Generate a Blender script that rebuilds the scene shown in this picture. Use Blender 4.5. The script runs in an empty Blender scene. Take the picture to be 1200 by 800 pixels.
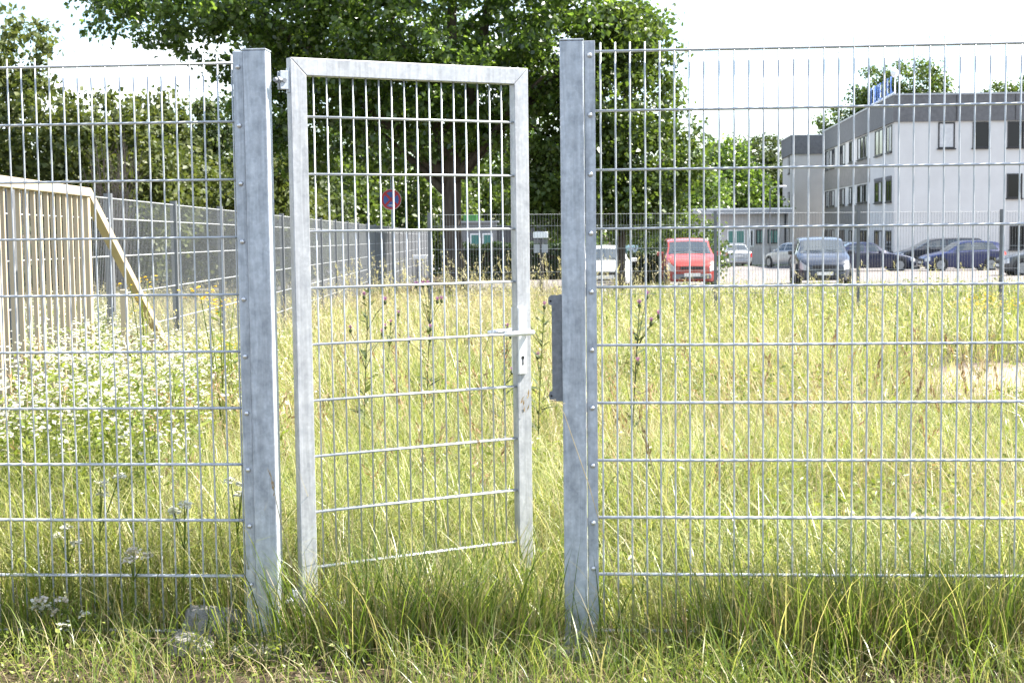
import bpy, bmesh, math, random
import numpy as np
from mathutils import Vector, Matrix
R = math.radians
random.seed(7)
rng = np.random.default_rng(11)
scene = bpy.context.scene
COL = scene.collection

# ------------------------------------------------------------------ camera
CAM_Z = 1.467
cam_d = bpy.data.cameras.new('camera')
cam = bpy.data.objects.new('camera', cam_d)
COL.objects.link(cam)
cam_d.sensor_fit = 'HORIZONTAL'
cam_d.sensor_width = 22.3
cam_d.lens = 1730.5 / 1200 * 22.3
cam_d.clip_start = 0.05
cam_d.clip_end = 2000
cam_d.dof.use_dof = True
cam_d.dof.focus_distance = 5.25
cam_d.dof.aperture_fstop = 9.0
_p, _r = -0.07674, -0.0119
_d = Vector((0, math.cos(_p), math.sin(_p)))
_rt = Vector((1, 0, 0))
_u = _rt.cross(_d)
_r2 = math.cos(_r) * _rt + math.sin(_r) * _u
_u2 = math.cos(_r) * _u - math.sin(_r) * _rt
m = Matrix.Identity(4)
for i in range(3):
    m[i][0], m[i][1], m[i][2] = _r2[i], _u2[i], -_d[i]
m[2][3] = CAM_Z
cam.matrix_world = m
scene.camera = cam

# ------------------------------------------------------------------ sky, sun, exposure
SUN_EL, SUN_AZ = R(54), R(7)          # azimuth measured from +X towards +Y
world = bpy.data.worlds.new('World')
scene.world = world
world.use_nodes = True
nt = world.node_tree
nt.nodes.clear()
out = nt.nodes.new('ShaderNodeOutputWorld')
bg = nt.nodes.new('ShaderNodeBackground')
sky = nt.nodes.new('ShaderNodeTexSky')
sky.sky_type = 'NISHITA'
sky.sun_disc = False
sky.sun_elevation = SUN_EL
sky.sun_rotation = R(90) - SUN_AZ
sky.air_density = 1.0
sky.dust_density = 0.6
bg.inputs['Strength'].default_value = 0.090
tc = nt.nodes.new('ShaderNodeTexCoord')
mp = nt.nodes.new('ShaderNodeMapping')
mp.inputs['Scale'].default_value = (2.2, 2.2, 6.5)
mp.inputs['Location'].default_value = (1.3, 0.4, 0.9)
nz = nt.nodes.new('ShaderNodeTexNoise')
nz.inputs['Scale'].default_value = 1.6
nz.inputs['Detail'].default_value = 7
nz.inputs['Roughness'].default_value = 0.55
cr = nt.nodes.new('ShaderNodeValToRGB')
cr.color_ramp.elements[0].position = 0.49
cr.color_ramp.elements[1].position = 0.68
mx = nt.nodes.new('ShaderNodeMix')
mx.data_type = 'RGBA'
mx.inputs[7].default_value = (8.6, 8.9, 9.2, 1)
nt.links.new(tc.outputs['Generated'], mp.inputs['Vector'])
nt.links.new(mp.outputs['Vector'], nz.inputs['Vector'])
nt.links.new(nz.outputs['Fac'], cr.inputs['Fac'])
nt.links.new(cr.outputs['Color'], mx.inputs[0])
nt.links.new(sky.outputs['Color'], mx.inputs[6])
nt.links.new(mx.outputs[2], bg.inputs['Color'])
nt.links.new(bg.outputs['Background'], out.inputs['Surface'])

sun_d = bpy.data.lights.new('sun', 'SUN')
sun_d.energy = 5.0
sun_d.angle = R(0.53)
sun_d.color = (1.0, 0.95, 0.87)
sun = bpy.data.objects.new('sun', sun_d)
COL.objects.link(sun)
_to = Vector((math.cos(SUN_EL) * math.cos(SUN_AZ), math.cos(SUN_EL) * math.sin(SUN_AZ), math.sin(SUN_EL)))
sun.rotation_euler = _to.to_track_quat('Z', 'Y').to_euler()

vs = scene.view_settings
vs.view_transform = 'Standard'
vs.look = 'None'
vs.exposure = 1.98
vs.gamma = 1.0
scene.cycles.max_bounces = 8
scene.cycles.transparent_max_bounces = 8

# ------------------------------------------------------------------ materials
def new_mat(name):
    mt = bpy.data.materials.new(name)
    mt.use_nodes = True
    n = mt.node_tree
    return mt, n, n.nodes['Principled BSDF']


def noise_ramp(n, stops, scale, detail=5, rough=0.6, vec=None, stretch=None, coord='Object'):
    tx = n.nodes.new('ShaderNodeTexNoise')
    tx.inputs['Scale'].default_value = scale
    tx.inputs['Detail'].default_value = detail
    tx.inputs['Roughness'].default_value = rough
    t = n.nodes.new('ShaderNodeTexCoord')
    if stretch:
        mpp = n.nodes.new('ShaderNodeMapping')
        mpp.inputs['Scale'].default_value = stretch
        n.links.new(t.outputs[coord], mpp.inputs['Vector'])
        n.links.new(mpp.outputs['Vector'], tx.inputs['Vector'])
    else:
        n.links.new(t.outputs[coord], tx.inputs['Vector'])
    rp = n.nodes.new('ShaderNodeValToRGB')
    e = rp.color_ramp.elements
    e[0].position, e[0].color = stops[0][0], (*stops[0][1], 1)
    e[1].position, e[1].color = stops[-1][0], (*stops[-1][1], 1)
    for p_, c_ in stops[1:-1]:
        q = e.new(p_)
        q.color = (*c_, 1)
    n.links.new(tx.outputs['Fac'], rp.inputs['Fac'])
    return tx, rp


def mat_noise(name, stops, scale, rough=0.6, metal=0.0, bump=0.0, stretch=None, spec=0.5, detail=5, bump_scale=None, coat=0.0):
    mt, n, b = new_mat(name)
    tx, rp = noise_ramp(n, stops, scale, detail, stretch=stretch)
    n.links.new(rp.outputs['Color'], b.inputs['Base Color'])
    b.inputs['Roughness'].default_value = rough
    b.inputs['Metallic'].default_value = metal
    b.inputs['Specular IOR Level'].default_value = spec
    b.inputs['Coat Weight'].default_value = coat
    b.inputs['Coat Roughness'].default_value = 0.05
    if bump:
        bp = n.nodes.new('ShaderNodeBump')
        bp.inputs['Strength'].default_value = bump
        bp.inputs['Distance'].default_value = 0.02
        src = tx
        if bump_scale:
            src, _ = noise_ramp(n, stops, bump_scale, 4, stretch=stretch)
        n.links.new(src.outputs['Fac'], bp.inputs['Height'])
        n.links.new(bp.outputs['Normal'], b.inputs['Normal'])
    return mt


def flat(name, c, rough=0.5, metal=0.0, spec=0.5, coat=0.0):
    c2 = tuple(min(1, x * 1.12) for x in c)
    c1 = tuple(x * 0.9 for x in c)
    return mat_noise(name, [(0.3, c1), (0.7, c2)], 6, rough, metal, spec=spec, coat=coat)


def mat_leaf(name, cols, trans=0.4, rough=0.5, spec=0.4, tcol=1.6):
    """leaf: principled + translucent, colour varied per leaf (island)"""
    mt, n, b = new_mat(name)
    g = n.nodes.new('ShaderNodeNewGeometry')
    rp = n.nodes.new('ShaderNodeValToRGB')
    e = rp.color_ramp.elements
    k = len(cols)
    e[0].position, e[0].color = 0, (*cols[0], 1)
    e[1].position, e[1].color = 1, (*cols[-1], 1)
    for i, c_ in enumerate(cols[1:-1]):
        q = e.new((i + 1) / (k - 1))
        q.color = (*c_, 1)
    n.links.new(g.outputs['Random Per Island'], rp.inputs['Fac'])
    n.links.new(rp.outputs['Color'], b.inputs['Base Color'])
    b.inputs['Roughness'].default_value = rough
    b.inputs['Specular IOR Level'].default_value = spec
    tr = n.nodes.new('ShaderNodeBsdfTranslucent')
    mul = n.nodes.new('ShaderNodeMix')
    mul.data_type = 'RGBA'
    mul.blend_type = 'MULTIPLY'
    mul.inputs[0].default_value = 1
    mul.inputs[7].default_value = (tcol, tcol, tcol * 0.6, 1)
    n.links.new(rp.outputs['Color'], mul.inputs[6])
    n.links.new(mul.outputs[2], tr.inputs['Color'])
    ms = n.nodes.new('ShaderNodeMixShader')
    ms.inputs[0].default_value = trans
    n.links.new(b.outputs['BSDF'], ms.inputs[1])
    n.links.new(tr.outputs['BSDF'], ms.inputs[2])
    n.links.new(ms.outputs[0], n.nodes['Material Output'].inputs['Surface'])
    return mt


def glass(name, c=(0.03, 0.04, 0.05), rough=0.06, spec=0.9):
    mt, n, b = new_mat(name)
    b.inputs['Base Color'].default_value = (*c, 1)
    b.inputs['Roughness'].default_value = rough
    b.inputs['Specular IOR Level'].default_value = spec
    return mt


M = {}
M['galv'] = mat_noise('galvanised_steel', [(0.30, (0.315, 0.342, 0.38)), (0.45, (0.40, 0.43, 0.47)), (0.55, (0.452, 0.483, 0.525)), (0.70, (0.525, 0.555, 0.59))],
                      30, 0.5, 0.3, bump=0.05, stretch=(1, 1, 0.7), detail=12)
def spangle(mt):
    """crystal spangle, drips and scratches mixed over the zinc colour"""
    n = mt.node_tree
    b = n.nodes['Principled BSDF']
    src = b.inputs['Base Color'].links[0].from_socket
    t = n.nodes.new('ShaderNodeTexCoord')
    vo = n.nodes.new('ShaderNodeTexVoronoi'); vo.inputs['Scale'].default_value = 95
    n.links.new(t.outputs['Object'], vo.inputs['Vector'])
    mpp = n.nodes.new('ShaderNodeMapping'); mpp.inputs['Scale'].default_value = (55, 55, 3.0)
    n.links.new(t.outputs['Object'], mpp.inputs['Vector'])
    dr = n.nodes.new('ShaderNodeTexNoise'); dr.inputs['Scale'].default_value = 1; dr.inputs['Detail'].default_value = 4; dr.inputs['Distortion'].default_value = 1.2
    n.links.new(mpp.outputs['Vector'], dr.inputs['Vector'])
    r1 = n.nodes.new('ShaderNodeMapRange'); r1.inputs['To Min'].default_value = .90; r1.inputs['To Max'].default_value = 1.08
    n.links.new(vo.outputs['Color'], r1.inputs['Value'])
    r2 = n.nodes.new('ShaderNodeMapRange'); r2.inputs['From Min'].default_value = .35; r2.inputs['From Max'].default_value = .62
    r2.inputs['To Min'].default_value = .84; r2.inputs['To Max'].default_value = 1.06
    n.links.new(dr.outputs['Fac'], r2.inputs['Value'])
    mu = n.nodes.new('ShaderNodeMath'); mu.operation = 'MULTIPLY'
    n.links.new(r1.outputs[0], mu.inputs[0]); n.links.new(r2.outputs[0], mu.inputs[1])
    sc_ = n.nodes.new('ShaderNodeVectorMath'); sc_.operation = 'SCALE'
    n.links.new(src, sc_.inputs[0]); n.links.new(mu.outputs[0], sc_.inputs['Scale'])
    n.links.new(sc_.outputs[0], b.inputs['Base Color'])
    # a little soil splash near the ground
    return mt


spangle(M['galv'])
M['galv_wire'] = mat_noise('galvanised_wire', [(0.3, (0.36, 0.38, 0.40)), (0.7, (0.50, 0.52, 0.54))], 30, 0.42, 0.3)
M['galv_gate'] = mat_noise('galvanised_gate_frame', [(0.32, (0.34, 0.352, 0.37)), (0.5, (0.41, 0.42, 0.435)), (0.68, (0.47, 0.48, 0.49))],
                           26, 0.5, 0.3, bump=0.05, stretch=(1, 1, 0.7), detail=10)
spangle(M['galv_gate'])
M['galv_dark'] = mat_noise('dull_zinc', [(0.3, (0.13, 0.14, 0.155)), (0.7, (0.24, 0.25, 0.27))], 40, 0.6, 0.4)
M['bolt'] = flat('bolt_steel', (0.62, 0.62, 0.62), 0.28, 0.7)
M['handle'] = flat('handle_aluminium', (0.78, 0.79, 0.80), 0.35, 0.3)
M['black'] = flat('black_recess', (0.012, 0.012, 0.013), 0.7)
M['concrete'] = mat_noise('concrete', [(0.3, (0.24, 0.23, 0.21)), (0.7, (0.42, 0.40, 0.37))], 20, 0.9, bump=0.5)
M['stone'] = mat_noise('stone', [(0.3, (0.16, 0.15, 0.14)), (0.6, (0.33, 0.31, 0.29)), (0.8, (0.45, 0.42, 0.39))], 12, 0.9, bump=0.7)
M['beige'] = mat_noise('beige_paint', [(0.3, (0.42, 0.335, 0.23)), (0.7, (0.49, 0.395, 0.28))], 3, 0.55, stretch=(1, 1, 0.3))
M['fence_grey'] = mat_noise('grey_fence_coating', [(0.3, (0.10, 0.105, 0.115)), (0.7, (0.15, 0.155, 0.165))], 5, 0.5)
M['fence_wire_far'] = flat('zinc_fence_wire', (0.17, 0.175, 0.18), 0.5, 0.2)
M['fence_rod_far'] = flat('zinc_fence_rod', (0.40, 0.41, 0.42), 0.5, 0.2)
M['bark'] = mat_noise('bark', [(0.3, (0.035, 0.026, 0.02)), (0.7, (0.11, 0.085, 0.065))], 9, 0.95, bump=0.8, stretch=(1, 1, 0.25))
M['dead_twig'] = flat('dead_twig_bark', (0.22, 0.17, 0.14), 0.9)
M['maple'] = mat_leaf('maple_leaf', [(0.028, 0.050, 0.012), (0.048, 0.084, 0.017), (0.082, 0.13, 0.025), (0.13, 0.185, 0.04)], 0.5, 0.3, 0.75, 2.3)
M['light_leaf'] = mat_leaf('light_tree_leaf', [(0.045, 0.075, 0.015), (0.07, 0.105, 0.02), (0.095, 0.13, 0.03)], 0.40, 0.38, 0.5, 1.8)
M['olive_leaf'] = mat_leaf('olive_tree_leaf', [(0.055, 0.076, 0.02), (0.085, 0.108, 0.028), (0.12, 0.135, 0.04)], 0.35, 0.5, 0.4, 1.6)
M['far_leaf'] = mat_leaf('far_tree_leaf', [(0.035, 0.055, 0.016), (0.055, 0.08, 0.022), (0.08, 0.10, 0.034)], 0.35, 0.5, 0.4, 1.6)
M['hedge'] = mat_leaf('hedge_leaf', [(0.02, 0.04, 0.012), (0.04, 0.065, 0.02)], 0.25, 0.5, 0.4, 1.5)
M['grass'] = mat_leaf('grass_blade', [(0.065, 0.095, 0.02), (0.165, 0.21, 0.042), (0.255, 0.29, 0.075), (0.35, 0.36, 0.14), (0.52, 0.48, 0.29)], 0.38, 0.36, 0.5, 1.5)
M['grass_near'] = mat_leaf('fence_grass_blade', [(0.045, 0.08, 0.014), (0.10, 0.155, 0.026), (0.165, 0.22, 0.04), (0.22, 0.25, 0.07), (0.38, 0.33, 0.18)], 0.46, 0.36, 0.5, 1.7)
M['straw'] = mat_leaf('straw', [(0.31, 0.25, 0.14), (0.42, 0.35, 0.21), (0.53, 0.45, 0.30)], 0.3, 0.6, 0.3, 1.2)
M['pale_head'] = mat_leaf('pale_seed_head', [(0.40, 0.36, 0.20), (0.50, 0.45, 0.28), (0.60, 0.54, 0.37)], 0.4, 0.6, 0.3, 1.3)
M['straw_brown'] = mat_leaf('brown_seed_head', [(0.20, 0.12, 0.06), (0.34, 0.23, 0.13), (0.44, 0.34, 0.21)], 0.25, 0.7, 0.2, 1.2)
M['weed_leaf'] = mat_leaf('weed_leaf', [(0.08, 0.115, 0.02), (0.17, 0.215, 0.04), (0.26, 0.29, 0.07)], 0.34, 0.36, 0.35, 1.5)
M['white_petal'] = mat_leaf('white_petal', [(0.46, 0.45, 0.36), (0.66, 0.66, 0.58)], 0.3, 0.7, 0.2, 1.0)
M['pink_white_petal'] = mat_leaf('faded_white_petal', [(0.52, 0.44, 0.38), (0.72, 0.68, 0.62)], 0.3, 0.7, 0.2, 1.0)
M['yellow_petal'] = mat_leaf('yellow_petal', [(0.72, 0.48, 0.03), (0.80, 0.60, 0.05)], 0.3, 0.6, 0.2, 1.0)
M['purple_petal'] = mat_leaf('purple_petal', [(0.36, 0.16, 0.36), (0.50, 0.28, 0.48)], 0.3, 0.7, 0.2, 1.0)
M['thistle_green'] = mat_leaf('thistle_leaf', [(0.06, 0.085, 0.035), (0.10, 0.12, 0.05)], 0.3, 0.6, 0.3, 1.4)
M['litter'] = mat_leaf('dead_leaf_litter', [(0.05, 0.034, 0.022), (0.12, 0.085, 0.052), (0.27, 0.21, 0.14)], 0.15, 0.8, 0.2, 1.1)
M['wall_white'] = mat_noise('white_render', [(0.35, (0.59, 0.575, 0.555)), (0.65, (0.64, 0.625, 0.605))], 0.8, 0.85)
M['wall_warm'] = mat_noise('pale_grey_render', [(0.35, (0.50, 0.48, 0.46)), (0.65, (0.56, 0.54, 0.51))], 0.8, 0.85)
M['fascia'] = mat_noise('dark_grey_fascia', [(0.35, (0.115, 0.114, 0.116)), (0.65, (0.155, 0.153, 0.155))], 5, 0.8, detail=8)
M['fascia_lip'] = flat('zinc_roof_edge', (0.36, 0.37, 0.39), 0.5, 0.3)
M['spandrel'] = mat_noise('taupe_spandrel', [(0.35, (0.20, 0.185, 0.165)), (0.65, (0.26, 0.24, 0.22))], 3, 0.8)
M['frame_dark'] = flat('dark_window_frame', (0.025, 0.023, 0.024), 0.5)
M['frame_white'] = flat('white_window_frame', (0.8, 0.8, 0.8), 0.5)
M['pane'] = glass('window_glass', (0.012, 0.014, 0.016), 0.08, 0.22)
M['pane_blind'] = flat('window_blind', (0.55, 0.55, 0.55), 0.4)
M['pane_teal'] = glass('teal_glass', (0.06, 0.20, 0.18), 0.15, 0.6)
M['sign_blue'] = flat('sign_blue', (0.04, 0.14, 0.50), 0.4)
M['sign_white'] = flat('sign_white', (0.82, 0.82, 0.82), 0.4)
M['sign_red'] = flat('sign_red', (0.60, 0.018, 0.03), 0.4)
M['clad'] = mat_noise('grey_cladding', [(0.35, (0.42, 0.39, 0.38)), (0.65, (0.50, 0.47, 0.46))], 1.0, 0.7)
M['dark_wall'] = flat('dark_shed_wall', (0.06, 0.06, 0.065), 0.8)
M['green_paint'] = flat('green_paint', (0.04, 0.17, 0.035), 0.6)
M['tyre'] = flat('tyre_rubber', (0.015, 0.015, 0.016), 0.8)
M['rim'] = flat('alloy_rim', (0.26, 0.27, 0.28), 0.35, 0.6)
M['car_glass'] = glass('car_glass', (0.045, 0.055, 0.062), 0.04, 0.9)
M['lamp_glass'] = glass('headlight_glass', (0.55, 0.57, 0.60), 0.08, 1.0)
M['tail_red'] = glass('tail_light_red', (0.45, 0.02, 0.02), 0.15, 0.8)
M['trim'] = flat('black_trim', (0.02, 0.02, 0.022), 0.6)
M['plate'] = flat('licence_plate', (0.75, 0.75, 0.72), 0.5)
PAINT = {}
for nm, c, mt_ in [('red', (0.33, 0.045, 0.035), 0.1), ('white', (0.66, 0.66, 0.65), 0.0), ('silver', (0.42, 0.435, 0.45), 0.4), ('slate', (0.034, 0.042, 0.060), 0.2),
                   ('navy', (0.009, 0.014, 0.045), 0.1), ('black', (0.016, 0.018, 0.026), 0.3), ('teal', (0.03, 0.085, 0.085), 0.3), ('grey', (0.07, 0.078, 0.088), 0.4), ('blue', (0.010, 0.020, 0.085), 0.1)]:
    PAINT[nm] = flat('car_paint_' + nm, c, 0.34, mt_, spec=0.35, coat=0.7)

# ------------------------------------------------------------------ helpers
def tag(o, label=None, cat=None, group=None, kind=None):
    if label: o['label'] = label
    if cat: o['category'] = cat
    if group: o['group'] = group
    if kind: o['kind'] = kind
    return o


def empty(name, loc=(0, 0, 0), rz=0.0, label=None, cat=None, group=None):
    o = bpy.data.objects.new(name, None)
    o.empty_display_size = 0.2
    COL.objects.link(o)
    o.location = loc
    o.rotation_euler = (0, 0, rz)
    return tag(o, label, cat, group)


def link(name, me, parent=None, loc=None, rot=None):
    o = bpy.data.objects.new(name, me)
    COL.objects.link(o)
    if parent is not None: o.parent = parent
    if loc is not None: o.location = loc
    if rot is not None: o.rotation_euler = rot
    return o


class MB:
    """collects verts and faces, then links them as one mesh object"""
    def __init__(s):
        s.v, s.f = [], []

    def quad(s, a, b, c, d):
        k = len(s.v)
        s.v += [a, b, c, d]
        s.f.append((k, k + 1, k + 2, k + 3))
        return s

    def box(s, x0, x1, y0, y1, z0, z1, ch=0.0, rz=0.0, o=(0, 0, 0)):
        """box, optionally with chamfered edges"""
        k = len(s.v)
        if ch <= 0:
            pts = [(x, y, z) for z in (z0, z1) for y in (y0, y1) for x in (x0, x1)]
            fs = [(0, 2, 3, 1), (4, 5, 7, 6), (0, 1, 5, 4), (2, 6, 7, 3), (0, 4, 6, 2), (1, 3, 7, 5)]
        else:
            bm = bmesh.new()
            bmesh.ops.create_cube(bm, size=1)
            for w in bm.verts:
                w.co = Vector(((x0 + x1) / 2 + w.co.x * (x1 - x0), (y0 + y1) / 2 + w.co.y * (y1 - y0), (z0 + z1) / 2 + w.co.z * (z1 - z0)))
            bmesh.ops.bevel(bm, geom=bm.edges[:], offset=ch, segments=2, affect='EDGES', profile=0.5)
            bm.verts.index_update()
            pts = [tuple(w.co) for w in bm.verts]
            fs = [tuple(w.index for w in f.verts) for f in bm.faces]
            bm.free()
        ca, sa = math.cos(rz), math.sin(rz)
        s.v += [(o[0] + x * ca - y * sa, o[1] + x * sa + y * ca, o[2] + z) for x, y, z in pts]
        s.f += [tuple(k + i for i in f) for f in fs]
        return s

    def tube(s, pts, rad, n=8, cap=True):
        pts = [Vector(p) for p in pts]
        if not isinstance(rad, (list, tuple)): rad = [rad] * len(pts)
        k = len(s.v)
        for i, p in enumerate(pts):
            t = (pts[min(i + 1, len(pts) - 1)] - pts[max(i - 1, 0)]).normalized()
            a = Vector((0, 0, 1)) if abs(t.z) < 0.9 else Vector((1, 0, 0))
            e1 = t.cross(a).normalized()
            e2 = t.cross(e1)
            for j in range(n):
                th = 2 * math.pi * j / n
                s.v.append(tuple(p + rad[i] * (math.cos(th) * e1 + math.sin(th) * e2)))
        for i in range(len(pts) - 1):
            for j in range(n):
                a, b = k + i * n + j, k + i * n + (j + 1) % n
                s.f.append((a, b, b + n, a + n))
        if cap:
            s.f.append(tuple(k + j for j in reversed(range(n))))
            s.f.append(tuple(k + (len(pts) - 1) * n + j for j in range(n)))
        return s

    def disc(s, c, normal, r, h, n=16, dome=0.0):
        """short cylinder from c along normal"""
        nv = Vector(normal).normalized()
        c = Vector(c)
        if dome:
            s.tube([c, c + nv * h * 0.5, c + nv * h * 0.85, c + nv * h], [r, r * 0.9, r * 0.6, r * 0.2], n)
        else:
            s.tube([c, c + nv * h], r, n)
        return s

    def mesh(s, name, mat=None, smooth=False):
        me = bpy.data.meshes.new(name)
        me.from_pydata(s.v, [], s.f)
        if mat: me.materials.append(mat)
        if smooth:
            me.polygons.foreach_set('use_smooth', [True] * len(me.polygons))
        me.update()
        return me

    def build(s, name, mat, parent=None, loc=None, smooth=False):
        return link(name, s.mesh(name, mat, smooth), parent, loc)


def copy_tree(o, parent=None):
    c = o.copy()
    COL.objects.link(c)
    if parent is not None: c.parent = parent
    for ch in list(o.children):
        copy_tree(ch, c)
    return c


def np_mesh(name, V, sizes, loops, mat):
    me = bpy.data.meshes.new(name)
    V = np.asarray(V, np.float32)
    me.vertices.add(len(V))
    me.vertices.foreach_set('co', V.ravel())
    loops = np.asarray(loops, np.int32)
    sizes = np.asarray(sizes, np.int32)
    me.loops.add(len(loops))
    me.loops.foreach_set('vertex_index', loops)
    me.polygons.add(len(sizes))
    st = np.concatenate([[0], np.cumsum(sizes)[:-1]]).astype(np.int32)
    me.polygons.foreach_set('loop_start', st)
    me.polygons.foreach_set('loop_total', sizes)
    me.materials.append(mat)
    me.update(calc_edges=True)
    return me


def smoothstep(a, b, x):
    t = np.clip((x - a) / (b - a), 0, 1)
    return t * t * (3 - 2 * t)


def ground(x, y):
    x = np.asarray(x, float)
    y = np.asarray(y, float)
    z = -0.0135 * np.clip(y - 5.0, 0, 105)
    z = z + 0.03 * np.sin(x * 1.7 + 0.6) * np.sin(y * 1.1) * smoothstep(5.6, 8, y) * (1 - smoothstep(36, 42, y))
    z = z + 0.02 * np.sin(x * 5.1) * np.cos(y * 4.3) * (1 - smoothstep(8, 20, y))
    z = z - 0.10 * (1 - smoothstep(3.6, 4.75, y))
    return z


def gz(x, y):
    return float(ground(x, y))


def blades(x, y, z, h, w, curve, segs=3, az=None, face=None, tipw=0.0):
    """arched tapering blades; returns verts, sizes, loops"""
    n = len(x)
    if az is None: az = rng.uniform(0, 2 * np.pi, n)
    if face is None: face = az + np.pi / 2 + rng.normal(0, 0.6, n)
    t = np.linspace(0, 1, segs + 1)
    dx, dy = np.cos(az), np.sin(az)
    wx, wy = np.cos(face), np.sin(face)
    lev = []
    for i, tt in enumerate(t):
        out_ = h * curve * tt ** 1.8
        up = h * (tt - 0.45 * curve ** 1.2 * tt ** 2.5)
        px, py, pz = x + dx * out_, y + dy * out_, z + up
        wd = w * (1 - tt) ** 0.6 * (0.75 + 0.5 * min(tt * 3, 1)) * 0.5
        if i == segs:
            lev.append(np.stack([px, py, pz], 1))
        else:
            lev.append(np.stack([px - wx * wd, py - wy * wd, pz], 1))
            lev.append(np.stack([px + wx * wd, py + wy * wd, pz], 1))
    nv = 2 * segs + 1
    V = np.stack(lev, 1).reshape(-1, 3)
    base = (np.arange(n) * nv)[:, None]
    idx, sz = [], []
    for i in range(segs - 1):
        idx += [2 * i, 2 * i + 1, 2 * i + 3, 2 * i + 2]
        sz.append(4)
    k = 2 * (segs - 1)
    idx += [k, k + 1, k + 2]
    sz.append(3)
    L = (base + np.array(idx)[None, :]).ravel()
    return V, np.tile(sz, n), L


def diamonds(c, axis, normal, length, width, fold=0.0):
    """folded rhombic leaves centred at c: two triangles each"""
    n = len(c)
    axis = axis / np.linalg.norm(axis, axis=1, keepdims=True)
    side = np.cross(axis, normal)
    side /= np.linalg.norm(side, axis=1, keepdims=True) + 1e-9
    nn = np.cross(side, axis)
    L2 = (length * 0.5)[:, None] * axis
    W2 = (width * 0.5)[:, None] * side
    up = (width * fold)[:, None] * nn
    V = np.stack([c - L2, c + W2 + up - L2 * 0.15, c + L2, c - W2 + up - L2 * 0.15], 1).reshape(-1, 3)
    b = (np.arange(n) * 4)[:, None]
    L = (b + np.array([0, 1, 2, 0, 2, 3])[None, :]).ravel()
    return V, np.full(2 * n, 3), L


def merge(parts):
    V, S, L, k = [], [], [], 0
    for v, s, l in parts:
        V.append(v); S.append(s); L.append(l + k)
        k += len(v)
    return np.concatenate(V), np.concatenate(S), np.concatenate(L)


def rand_unit(n):
    v = rng.normal(0, 1, (n, 3))
    return v / np.linalg.norm(v, axis=1, keepdims=True)


# ------------------------------------------------------------------ ground
def build_ground():
    xs = np.concatenate([np.linspace(-160, -14, 30), np.linspace(-13, 13, 131), np.linspace(14, 160, 30)])
    ys = np.concatenate([np.linspace(-30, 3, 16), np.linspace(3.15, 12, 90), np.linspace(12.3, 46, 110), np.linspace(48, 420, 60)])
    X, Y = np.meshgrid(xs, ys)
    Z = ground(X, Y)
    V = np.stack([X, Y, Z], 2).reshape(-1, 3)
    nx, ny = len(xs), len(ys)
    i = (np.arange(ny - 1)[:, None] * nx + np.arange(nx - 1)[None, :]).ravel()
    L = np.stack([i, i + 1, i + nx + 1, i + nx], 1).ravel()
    mt, n, b = new_mat('meadow_soil')
    _, r1 = noise_ramp(n, [(0.3, (0.022, 0.017, 0.012)), (0.5, (0.045, 0.035, 0.025)), (0.62, (0.07, 0.055, 0.034)), (0.78, (0.12, 0.095, 0.065))], 5.0, 8)
    # pale trodden bare patch and sandy strips, by world position
    geo = n.nodes.new('ShaderNodeNewGeometry')
    sx = n.nodes.new('ShaderNodeSeparateXYZ')
    n.links.new(geo.outputs['Position'], sx.inputs[0])

    def window(sock, c, w):
        a = n.nodes.new('ShaderNodeMath'); a.operation = 'SUBTRACT'; a.inputs[1].default_value = c
        n.links.new(sock, a.inputs[0])
        d = n.nodes.new('ShaderNodeMath'); d.operation = 'DIVIDE'; d.inputs[1].default_value = w
        n.links.new(a.outputs[0], d.inputs[0])
        p = n.nodes.new('ShaderNodeMath'); p.operation = 'POWER'; p.inputs[1].default_value = 2
        n.links.new(d.outputs[0], p.inputs[0])
        return p
    a1, a2 = window(sx.outputs[0], 5.7, 2.1), window(sx.outputs[1], 14.3, 2.6)
    ad = n.nodes.new('ShaderNodeMath'); ad.operation = 'ADD'
    n.links.new(a1.outputs[0], ad.inputs[0]); n.links.new(a2.outputs[0], ad.inputs[1])
    nz_ = n.nodes.new('ShaderNodeTexNoise'); nz_.inputs['Scale'].default_value = 0.9
    n.links.new(geo.outputs['Position'], nz_.inputs['Vector'])
    ad2 = n.nodes.new('ShaderNodeMath'); ad2.operation = 'ADD'
    n.links.new(ad.outputs[0], ad2.inputs[0]); n.links.new(nz_.outputs['Fac'], ad2.inputs[1])
    mr = n.nodes.new('ShaderNodeMapRange')
    mr.inputs['From Min'].default_value = 1.1; mr.inputs['From Max'].default_value = 1.7
    mr.inputs['To Min'].default_value = 1; mr.inputs['To Max'].default_value = 0
    n.links.new(ad2.outputs[0], mr.inputs['Value'])
    mxx = n.nodes.new('ShaderNodeMix'); mxx.data_type = 'RGBA'
    mxx.inputs[7].default_value = (0.27, 0.215, 0.18, 1)
    n.links.new(mr.outputs[0], mxx.inputs[0]); n.links.new(r1.outputs['Color'], mxx.inputs[6])
    n.links.new(mxx.outputs[2], b.inputs['Base Color'])
    b.inputs['Roughness'].default_value = 0.95
    b.inputs['Specular IOR Level'].default_value = 0.1
    o = link('ground', np_mesh('ground', V, np.full(len(i), 4), L, mt))
    tag(o, 'meadow ground of brown soil with a pale trodden bare patch', 'ground', kind='structure')


build_ground()


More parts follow.
